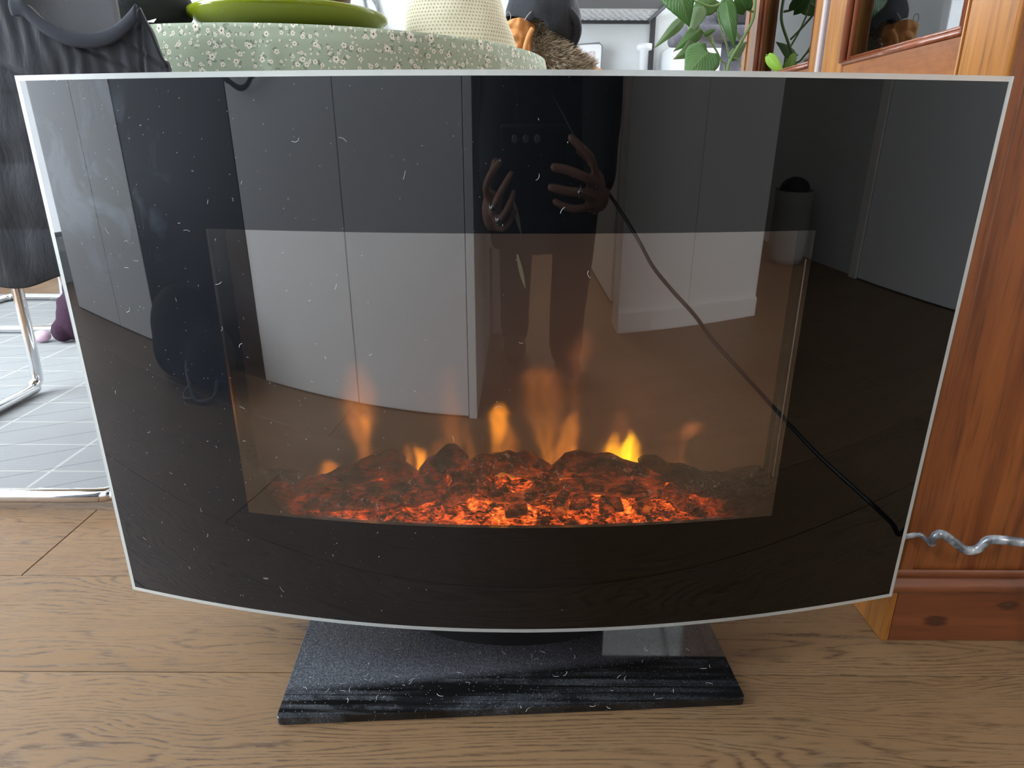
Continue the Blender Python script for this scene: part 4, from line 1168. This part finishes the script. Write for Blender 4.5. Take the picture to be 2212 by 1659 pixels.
# cut the arched opening at the front
keepf = []
oc = at_y(1163, 68, 1.19)
for f in b.f:
    c = sum((b.v[i] for i in f), Vector((0, 0, 0)))/4
    if c.y < cc.y-.02:
        dx = (c.x-oc.x)/.020; dz = (c.z-(oc.z-.012))/.040
        if dx*dx+dz*dz < 1 or (abs(dx) < 1 and dz < 0): continue
    keepf.append(f)
b.f = keepf
mcap = plain('black_felt', (.014, .016, .021), .85, bump=(60, .6, .004))
o = b.build('crown', mcap, CP, True); solidify(o, .0035, -1)
pts = [at_y(1225, 22, 1.21), at_y(1243, 45, 1.22), at_y(1246, 70, 1.235), at_y(1236, 95, 1.25), at_y(1222, 108, 1.26)]
MB().tube(spline(pts, 6), [.010]*5*5 if False else .012, 12).build('folded_brim', mcap, CP, True)
pts = [at_y(1133, 46, 1.183), at_y(1139, 35, 1.182), at_y(1148, 25, 1.181)]
MB().tube(spline(pts, 5), .0016, 6).build('strap_edge', M['grey_metal'], CP, True)
k = at_y(1098, 36, 1.195)
MB().tube([k+Vector((.006*math.cos(a), -.001, .010*math.sin(a))) for a in [i*math.pi/8 for i in range(16)]], .0012, 6, closed=True).build('buckle', M['grey_metal'], CP, True)

# ------------------------------------------------------------------ things on and at the back wall
SH = thing('bracket_shelf', 'white perforated wall shelf on black steel brackets', 'shelf', (.42, 2.85, 1.14))
z_w = at_y(1300, 46, 2.985).z
tilt = .0
b = MB().box(.10, .632, 2.72, 2.985, z_w+.006, z_w+.018, .002); b.build('tray', M['white_plastic'], SH)
b = MB()
for i in range(16):
    for j in range(6):
        xx = .135+i*.031+(.0155 if j % 2 else 0); yy = 2.745+j*.042
        b.lathe([(.0105, 0), (.0085, .004)], (xx, yy, z_w+.001), 8)
setp(b.build('raised_pattern', M['white_plastic'], SH), kind='stuff')
MB().box(.10, .640, 2.978, 2.996, z_w-.010, z_w+.004).build('rear_rail', M['black_metal'], SH)
MB().box(.632, .644, 2.40, 2.985, z_w+.000, z_w+.022, .001).build('side_rail', M['grey_metal'], SH)
MB().box(.10, .632, 2.40, 2.715, z_w+.006, z_w+.016, .002).build('grey_board', plain('grey_board', (.17, .175, .18), .7), SH)
MB().box(.648, .672, 2.986, 2.999, .905, z_w+.045, .001).build('upright', M['black_metal'], SH)
MB().box(.648, .668, 2.42, 2.975, z_w+.015, z_w+.040, .001).build('bracket_arm', M['black_metal'], SH)
P = [at_y(1255, -8, 2.66), at_y(1285, 4, 2.69), at_y(1305, 12, 2.70), at_y(1310, 17, 2.71)]
o = MB().tube(spline(P, 6), .0045, 8).build('hanging_cord', M['white_plastic'], None, True)
setp(o, 'short white cord hanging along the grey board of the wall shelf', 'cord')
# sideboard below with a framed print and a paper roll
SB = thing('white_sideboard', 'low white sideboard standing against the back wall', 'sideboard', (.62, 2.85, 0))
zt_ = at_y(1450, 97, 2.72).z
MB().box(.705, 1.10, 2.72, 2.985, .02, zt_, .003).build('tall_box', M['white_lac'], SB)
MB().box(.10, .700, 2.70, 2.985, .02, .90, .003).build('low_box', M['white_lac'], SB)
for a, b_ in ((.106, .40), (.403, .697)): MB().box(a, b_, 2.683, 2.699, .03, .89, .002).build('door', M['white_lac'], SB)
FRm = thing('framed_print', 'small grey framed print leaning on the wall above the sideboard', 'picture', (.35, 2.93, .9))
b = MB(); fz0, fz1, fx0, fx1 = .9005, at_y(1298, 93, 2.93).z, at_y(1205, 98, 2.93).x, at_y(1300, 93, 2.93).x
ring = [(fx0, fz0), (fx1-.006, fz0), (fx1, fz0+.01), (fx1+.002, fz1-.012), (fx1-.012, fz1), (fx0, fz1-.014)]
b.tube([Vector((x, 2.93, z)) for x, z in ring], .0035, 8, closed=True); b.build('frame', M['grey_metal'], FRm, True)
MB().box(fx0, fx1, 2.929, 2.935, fz0, fz1-.006).build('mount', M['white_plastic'], FRm)
def mat_print():
    t = NT('abstract_grey_print'); v = t.co('World'); n = t.noise(v, 14, 3, .6, 1.5)
    t.set(t.ramp(n, [(.3, (.12, .13, .14)), (.45, (.6, .62, .65)), (.55, (.85, .86, .88)), (.7, (.62, .52, .53))]), .4); return t.m
MB().box(fx0+.03, fx1-.030, 2.9275, 2.929, fz0+.02, fz1-.035).build('print', mat_print(), FRm)
pr = at_y(1392, 95, 2.90); o = MB().lathe([(.020, 0), (.020, pr.z-.93), (.036, pr.z-.925), (.036, pr.z-.9005)], (pr.x, 2.90, .9005), 32).build('paper_roll', M['white_plastic'], None, True)
setp(o, 'white roll standing on the sideboard beside the black upright', 'roll')
# cables and plug on the wall left of the hat
def wallcable(px0, py0, px1, py1, label):
    a = at_y(px0, py0, 2.992); b_ = at_y(px1, py1, 2.992); d = (a-b_)
    o = MB().tube([a+d*3.0, a, b_, b_-d*2.5], .0055, 8).build('wall_cable', M['grey_metal'], None, True)
    setp(o, label, 'cable')
wallcable(786, 0, 800, 68, 'left one of the two dark cables hanging on the back wall')
a = at_y(812, 0, 2.985); b_ = at_y(823, 53, 2.975)
o = MB().tube([a+(a-b_)*3, a, b_], .0055, 8).build('wall_cable', M['grey_metal'], None, True); setp(o, 'dark cable on the back wall that ends in the white plug', 'cable')
a = at_y(807, 2, 2.992)
o = MB().tube(spline([at_y(805, 0, 2.992), at_y(812, 12, 2.99), at_y(822, 38, 2.99), at_y(829, 60, 2.99), at_y(832, 90, 2.99), at_y(832, 140, 2.99)], 6), .004, 8).build('wall_cable', M['grey_metal'], None, True); setp(o, 'thin curved dark cable right of the white plug on the back wall', 'cable')
t = thing('wall_socket', 'white double wall socket with a plug behind the table edge', 'socket', (at_y(818, 60, 2.99).x, 2.99, 1.08))
p = at_y(818, 62, 2.985)
MB().box(p.x-.028, p.x+.028, 2.988, 2.9995, p.z-.05, p.z+.012, .003).build('plate', M['white_plastic'], t)
MB().box(p.x-.002, p.x+.020, 2.955, 2.987, p.z-.02, p.z+.016, .003).build('plug', M['white_plastic'], t)

# ------------------------------------------------------------------ grey plush cat tree behind the plant
t = thing('cat_tree', 'grey plush cat tree with a post, behind the climbing plant', 'cat tree', (.80, 2.25, 0))
mgp = plain('grey_plush', (.16, .16, .19), .98, bump=(160, 1.0, .005), var=.5, vs=30)
a = at_y(1461, 75, 2.2); b_ = at_y(1615, 80, 2.2)
o = MB().box(a.x+.015, b_.x+.05, 2.15, 2.45, a.z-.015, a.z+.03, .015).ball((a.x+.05, 2.25, a.z+.005), .05, .09, .028).ball((.72, 2.28, a.z+.055), .08, .09, .035).build('bed', mgp, t, True); remesh(o, .009, 2)
c = at_y(1586, 120, 2.28)
MB().lathe([(.045, .03), (.045, a.z-.014)], (c.x, 2.30, 0), 24).build('post', mgp, t, True)
c2 = at_y(1583, 38, 2.18)
MB().box(c2.x-.04, c2.x+.075, 2.18, 2.36, a.z+.031, a.z+.10, .008).build('dark_box', M['black_metal'], t)
MB().box(.62, 1.05, 2.12, 2.50, .0, .03, .006).build('base', mgp, t)

# ------------------------------------------------------------------ climbing plant
PL = thing('climbing_plant', 'climbing plant with heart shaped green leaves in a pot beside the cabinet', 'plant', (.33, .80, 0))
mpot = plain('white_pot', (.75, .75, .73), .35)
MB().lathe([(.055, .36), (.06, .362), (.078, .50), (.080, .505), (.073, .505), (.070, .49), (.001, .488)], (.345, .82, 0), 40, capt=False).build('pot', mpot, PL, True)
MB().lathe([(.07, .487), (.035, .492), (.001, .493)], (.345, .82, 0), 24, capt=False).build('soil', plain('soil', (.03, .02, .014), .95), PL, True)
PS = thing('plant_stand', 'slim white plant stand under the climbing plant', 'stand', (.345, .82, 0))
MB().lathe([(.09, .345), (.09, .3595)], (.345, .82, 0), 32).build('top', M['white_plastic'], PS)
for k in range(3):
    an = k*2.094+.5
    MB().tube([(.345+.06*math.cos(an), .82+.06*math.sin(an), .346), (.345+.095*math.cos(an), .82+.095*math.sin(an), .0)], .008, 8).build('leg', M['white_plastic'], PS, True)
def mat_leaf(name, c0, c1, tr=.25):
    t = NT(name); tc = t.N('ShaderNodeUVMap'); sp = t.N('ShaderNodeSeparateXYZ'); t.L(tc.outputs[0], sp.inputs[0])
    mid = t.math('ABSOLUTE', t.math('SUBTRACT', sp.outputs[0], .5))
    vein = t.math('SINE', t.math('MULTIPLY', t.math('SUBTRACT', sp.outputs[1], t.math('MULTIPLY', mid, .9)), 60))
    n = t.noise(tc.outputs[0], 5, 3)
    c = t.mix(n, c0, c1); c = t.mix(t.ramp(vein, [(.7, (0, 0, 0)), (1, (.18,)*3)]), c, tuple(x*1.5 for x in c1))
    c = t.mix(t.ramp(mid, [(0, (.5,)*3), (.03, (0, 0, 0))]), c, (.30, .42, .14))
    t.set(c, .38, spec=.45); t.b.inputs['Subsurface Weight'].default_value = 0
    t.bump(vein, .25, .001)
    trn = t.N('ShaderNodeBsdfTranslucent'); trn.inputs['Color'].default_value = (*[min(1, x*2.2) for x in c1], 1)
    mx = t.N('ShaderNodeMixShader'); mx.inputs[0].default_value = tr; t.L(t.b.outputs[0], mx.inputs[1]); t.L(trn.outputs[0], mx.inputs[2]); t.L(mx.outputs[0], t.out.inputs[0])
    return t.m
ML = {'d': mat_leaf('deep_green_leaf', (.035, .095, .018), (.07, .16, .035)), 'm': mat_leaf('mid_green_leaf', (.06, .14, .04), (.12, .23, .075)),
      'g': mat_leaf('greyish_leaf_underside', (.13, .19, .10), (.20, .28, .15), .35), 'b': mat_leaf('bright_young_leaf', (.20, .36, .04), (.33, .52, .08), .35)}
ms_ = plain('green_stem', (.16, .25, .08), .5)
def leaf(b0, tip, wpx, y0, y1, mat='m', fold=.35, heart=.9, curl=.15, roll=0.0):
    A = at_y(*b0, y0); B = at_y(*tip, y1); L = (B-A).length; d = (B-A).normalized()
    view = (A-Vector(CAM)).normalized()
    side = d.cross(view).normalized(); nrm = side.cross(d).normalized()
    if roll: side = side*math.cos(roll)+nrm*math.sin(roll); nrm = side.cross(d).normalized()
    W = wpx*(A-Vector(CAM)).length/F_PX*.5
    def f(u, v_):
        s = 2*u-1
        wv = (math.sin(math.pi*min(1, v_*.97+.03)**.62))**.9*(1-.25*v_) if v_ < 1 else 0
        x = s*wv*W; back = -heart*W*.35*(abs(s)**1.5)*max(0, 1-v_*3.0)
        p = A+d*(L*v_+back)+side*x-nrm*(fold*abs(x))*-1+nrm*(-curl*L*(math.sin(math.pi*v_)))
        return p+nrm*.0008*math.sin(v_*40)*abs(s)
    o = MB().grid(f, 10, 14).build('leaf', ML[mat], PL, True, uv=True); solidify(o, .0004); return o
def stem(pts, r_=.0022, name='stem'):
    MB().tube(spline([at_y(a, b_, y) for a, b_, y in pts], 6), r_, 8).build(name, ms_, PL, True)
soil = (.345, .82, .49)
def stem3(pts, r_=.0022):
    P = [Vector((.36, .80, .49))]+[at_y(a, b_, y) for a, b_, y in pts]
    MB().tube(spline(P, 6), r_, 8).build('stem', ms_, PL, True)
stem3([(1566, 170, .80), (1578, 130, .80), (1600, 92, .80), (1625, 45, .80), (1631, 8, .80), (1630, -20, .80)], .0027)
stem([(1597, 85, .80), (1586, 60, .79), (1572, 25, .78), (1562, -8, .77)], .0020)
stem([(1625, 25, .80), (1612, 18, .79), (1596, -5, .78)], .0022)
stem3([(1562, 170, .81), (1556, 128, .81), (1535, 90, .80), (1513, 62, .79)], .0018)
stem([(1548, 112, .81), (1541, 92, .81), (1536, 72, .81)], .0013)
stem3([(1568, 165, .83), (1572, 110, .83), (1560, 70, .83), (1552, 35, .83), (1556, 10, .82), (1572, -8, .81)], .0018)
stem([(1556, 8, .82), (1535, 14, .82), (1500, 2, .82), (1490, 3, .82)], .0020)
stem([(1514, 117, .79), (1509, 105, .79), (1502, 95, .79)], .0014)
stem([(1584, 125, .80), (1596, 130, .80), (1600, 145, .80)], .0013)
leaf((1452, -42), (1489, 58), 66, .78, .76, 'd', .25, roll=.2)
leaf((1478, 40), (1411, 106), 22, .84, .82, 'g', .5, .3)
leaf((1545, -2), (1487, 32), 44, .86, .85, 'm', .3)
leaf((1510, 14), (1490, 82), 38, .80, .78, 'g', .5, .4, roll=-.3)
leaf((1514, 63), (1454, 112), 30, .79, .76, 'm', .4, .6)
leaf((1508, 92), (1454, 128), 34, .78, .75, 'g', .45, .7, roll=.4)
leaf((1567, 0), (1587, 106), 34, .77, .75, 'd', .5, .5)
leaf((1530, 112), (1478, 168), 74, .74, .72, 'm', .2, .9, roll=-.2)
leaf((1612, 22), (1588, -30), 34, .79, .78, 'd', .3)
leaf((1578, 126), (1613, 90), 22, .80, .82, 'g', .5, .4)
leaf((1521, 76), (1547, 63), 10, .79, .80, 'm', .5, .2)
leaf((1658, 119), (1697, 168), 22, .70, .69, 'b', .6, .2)
stem([(1655, 118, .70), (1662, 122, .70), (1668, 124, .70)], .0012)
leaf((1690, -30), (1640, -5), 30, .74, .72, 'd', .3)

# ------------------------------------------------------------------ the photographer, seen in the glass
PHN = thing('smartphone', 'black smartphone held in both hands, seen reflected in the glass', 'phone', (.048, -.62, .54))
Fv, Rv, Uv = Vector(_F), Vector(CR), Vector(CU)
pc = Vector(CAM)+Rv*.0465-Uv*.030-Fv*.0105
def phbox(cx, cu, cf, hx, hu, hf, bev):
    b = MB().box(-hx, hx, -hu, hu, -hf, hf, bev)
    b.v = [pc+Rv*(v.x+cx)+Uv*(v.y+cu)+Fv*(v.z+cf) for v in b.v]; return b
mph = plain('phone_black', (.006, .007, .008), .12)
phbox(0, 0, 0, .0815, .0395, .0042, .004).build('case', mph, PHN, True)
phbox(0, 0, -.0046, .078, .036, .0003, 0).build('screen', NT('phone_screen').set((.01, .01, .01), .05, Emission_Strength=.0).m, PHN)
for q, (a, b_) in enumerate(((-.047, .028), (-.020, .028), (.008, .028))):
    bb = MB().lathe([(.0075, 0), (.0075, .0012), (.0055, .0013)], (0, 0, 0), 20)
    bb.v = [pc+Rv*(v.x+a)+Uv*(v.y+b_-.012)+Fv*(v.z+.0042) for v in bb.v]; bb.build('lens_ring', M['grey_metal'], PHN, True)

PR = thing('person', 'person in a long black coat bending forward with a phone, reflected in the glass', 'person', (.10, -1.02, 0))
mskin = NT('skin'); mskin.set((.42, .22, .15), .5, spec=.35); v = mskin.co('World'); mskin.bump(mskin.noise(v, 260, 4), .25, .001); mskin = mskin.m
B = MB()
def limb(P, Rr, seg=16, n=6):
    C = spline(P, n); rr = [q.x for q in spline([(r_, 0, 0) for r_ in Rr], n)]
    B.tube(C, rr, seg)
    B.ball(C[0], rr[0]*.98, seg=14, rings=8); B.ball(C[-1], rr[-1]*.98, seg=14, rings=8)
# torso, neck, head
limb([(.11, -1.16, .84), (.11, -1.06, .93), (.11, -.93, 1.01), (.11, -.82, 1.04)], [.125, .115, .125, .11])
limb([(-.03, -.80, 1.00), (.11, -.80, 1.04), (.23, -.80, 1.00)], [.055, .075, .055])
limb([(.11, -.78, 1.06), (.108, -.71, 1.08), (.105, -.65, 1.10)], [.055, .050, .052])
Hc = Vector((.10, -.58, 1.13)); fdir = Vector((0, .62, -.78)); up = Vector((0, .78, .62)); sx_ = Vector((1, 0, 0))
def hp(x, y, z): return Hc+sx_*x+fdir*y+up*z
MH = Matrix((sx_, fdir, up)).transposed()
B.ball(Hc, .074, .094, .100, 24, 16, MH).ball(hp(0, .035, -.055), .052, .055, .055, 20, 12, MH)
B.ball(hp(0, .098, -.012), .012, .018, .020, 12, 8, MH).ball(hp(0, .090, .012), .008, .010, .02, 10, 8, MH)
for sg in (-1, 1): B.ball(hp(.074*sg, -.004, -.01), .010, .020, .030, 12, 8, MH)
B.ball(hp(0, .082, -.058), .024, .010, .006, 12, 8, MH).ball(hp(0, .080, -.068), .020, .010, .006, 12, 8, MH)
# legs
limb([(.03, -1.16, .80), (.015, -1.13, .46), (.005, -1.16, .10), (.005, -1.155, .06)], [.085, .058, .040, .038])
limb([(.19, -1.14, .80), (.215, -.98, .46), (.20, -1.00, .10), (.20, -.995, .06)], [.085, .060, .040, .038])
# arms
limb([(-.045, -.80, .99), (-.050, -.79, .71)], [.048, .040], n=8)
limb([(-.050, -.79, .71), (-.050, -.73, .57), (-.054, -.665, .455)], [.040, .036, .026])
limb([(.235, -.80, .99), (.240, -.79, .71)], [.046, .038], n=8)
limb([(.240, -.79, .71), (.236, -.73, .57), (.224, -.660, .460)], [.040, .036, .027])
def finger(P, r0, r1): limb([Vector(p) for p in P], [r0]+[(r0+r1)/2]*(len(P)-2)+[r1], 12, 5)
yF = -.594
# left hand: palm beside the lower corner, fingers folded over the phone back, thumb on the near side
B.ball((-.056, -.632, .440), .026, .018, .036, 18, 12)
finger([(-.060, -.622, .462), (-.069, -.604, .480), (-.055, yF, .505), (-.033, yF, .524)], .0095, .0072)
finger([(-.050, -.615, .440), (-.046, -.596, .455), (-.026, yF+.002, .482), (-.006, yF+.002, .505)], .0098, .0074)
finger([(-.043, -.618, .425), (-.028, -.597, .434), (-.010, -.594, .455), (.000, -.600, .474)], .0092, .0072)
finger([(-.042, -.628, .412), (-.022, -.612, .414), (-.006, -.608, .428), (.002, -.612, .442)], .0082, .0065)
finger([(-.062, -.645, .455), (-.066, -.655, .490), (-.048, -.652, .520)], .0115, .0088)
# right hand
B.ball((.208, -.632, .472), .026, .020, .040, 18, 12)
finger([(.206, -.620, .498), (.186, -.598, .530), (.158, yF, .548), (.133, yF, .562)], .0098, .0076)
finger([(.203, -.615, .488), (.172, -.594, .500), (.130, yF, .511), (.094, yF, .516)], .0100, .0078)
finger([(.200, -.614, .468), (.168, -.594, .474), (.128, -.590, .478), (.088, -.590, .484)], .0097, .0076)
finger([(.196, -.618, .450), (.166, -.598, .448), (.132, -.596, .450), (.100, -.598, .460)], .0084, .0066)
finger([(.210, -.648, .495), (.196, -.664, .525), (.165, -.655, .540)], .0118, .0090)
o = B.build('body', mskin, PR, True); remesh(o, .0042, 2)
# hair, eyes
b = MB().ball(hp(0, -.016, .022), .084, .098, .098, 24, 16, MH).ball(hp(0, -.07, -.03), .066, .04, .07, 18, 12, MH).ball(hp(0, .040, .070), .066, .052, .042, 18, 12, MH)
o = b.build('hair', plain('dark_hair', (.03, .018, .012), .6, bump=(200, .8, .003)), PR, True); remesh(o, .008, 1)
for sg in (-1, 1):
    e_ = MB().ball(hp(.029*sg, .0775, .004), .011, .010, .0075, 14, 10, MH).build('eye', plain('eye_white', (.6, .58, .55), .2), PR, True)
    MB().ball(hp(.029*sg, .0865, .003), .0045, .0022, .0045, 12, 8, MH).build('iris', plain('iris_brown', (.03, .015, .01), .15), e_, True)
# trousers, shoes
B = MB()
limb([(.03, -1.16, .82), (.013, -1.13, .46), (.004, -1.16, .14), (.004, -1.155, .075)], [.100, .078, .062, .062])
limb([(.19, -1.14, .82), (.215, -.98, .46), (.20, -1.00, .14), (.20, -.995, .075)], [.100, .082, .066, .066])
B.ball((.11, -1.16, .84), .16, .125, .10)
o = B.build('trousers', M['trouser'], PR, True); remesh(o, .012, 2)
for (fx, fy) in ((.004, -1.105), (.20, -.945)):
    b = MB().ball((fx, fy, .034), .047, .13, .033, 20, 12).ball((fx, fy-.055, .055), .043, .07, .045, 18, 12)
    o = b.build('shoe', plain('shoe_brown', (.05, .03, .022), .6), PR, True); remesh(o, .007, 1)
# long coat with sleeves
B = MB()
B.lathe([(.19, .31), (.203, .55), (.198, .75), (.185, .92), (.14, .99)], (.10, -1.045, 0), 40, 1, .80)
limb([(.11, -1.14, .86), (.11, -1.04, .95), (.11, -.93, 1.03), (.11, -.81, 1.05)], [.150, .148, .150, .125])
limb([(-.02, -.80, 1.01), (.11, -.80, 1.05), (.22, -.80, 1.01)], [.066, .095, .062])
limb([(-.035, -.80, .99), (-.040, -.79, .71)], [.062, .054], n=8)
limb([(-.040, -.79, .71), (-.045, -.735, .58), (-.052, -.685, .490)], [.054, .050, .042])
limb([(.235, -.80, .99), (.240, -.79, .71)], [.060, .050], n=8)
limb([(.240, -.79, .71), (.236, -.735, .58), (.230, -.682, .500)], [.056, .052, .044])
for i, v in enumerate(B.v):
    if v.z < .8: v.x += .012*n3(v.x*12, v.y*12, v.z*3); v.y += .012*n3(v.x*12+7, v.y*12, v.z*3)
o = B.build('coat', M['black_fabric'], PR, True); remesh(o, .010, 3)
# rings on the fingers
def ring(c, ax, r_):
    c = Vector(c); ax = Vector(ax).normalized(); u_ = ax.cross(Vector((0, 0, 1))).normalized(); w_ = ax.cross(u_)
    MB().tube([c+(u_*math.cos(a)+w_*math.sin(a))*r_ for a in [i*math.pi/8 for i in range(16)]], .0022, 6, closed=True).ball(c+Vector((0, r_+.001, 0)), .006, .003, .006).build('finger_ring', M['chrome'], PR, True)
ring((-.050, -.599, .450), (.02, .02, .03), .0100); ring((-.036, -.607, .428), (.02, .02, .01), .0100); ring((.160, -.594, .476), (-.04, 0, .004), .0102)
mpal = plain('pale_green_ribbon', (.50, .55, .36), .7)
for (x0, z0, x1, z1) in ((-.002, .445, .022, .376), (.010, .338, .036, .266)):
    def rb(u, v_):
        c = Vector((x0+(x1-x0)*v_, -.77, z0+(z1-z0)*v_)); wd = .006*math.sin(math.pi*min(1, v_*.9+.08))
        return c+Vector(((2*u-1)*wd, .002*math.sin(6*v_), (2*u-1)*wd*.2))
    o = MB().grid(rb, 4, 14).build('ribbon', mpal, PR, True); solidify(o, .001)
MB().tube([(.0, -.775, .62), (-.002, -.772, .44)], .0012, 6).build('cord', M['black_fabric'], PR, True)
MB().tube([(.022, -.771, .378), (.012, -.771, .336)], .0012, 6).build('cord', M['black_fabric'], PR, True)
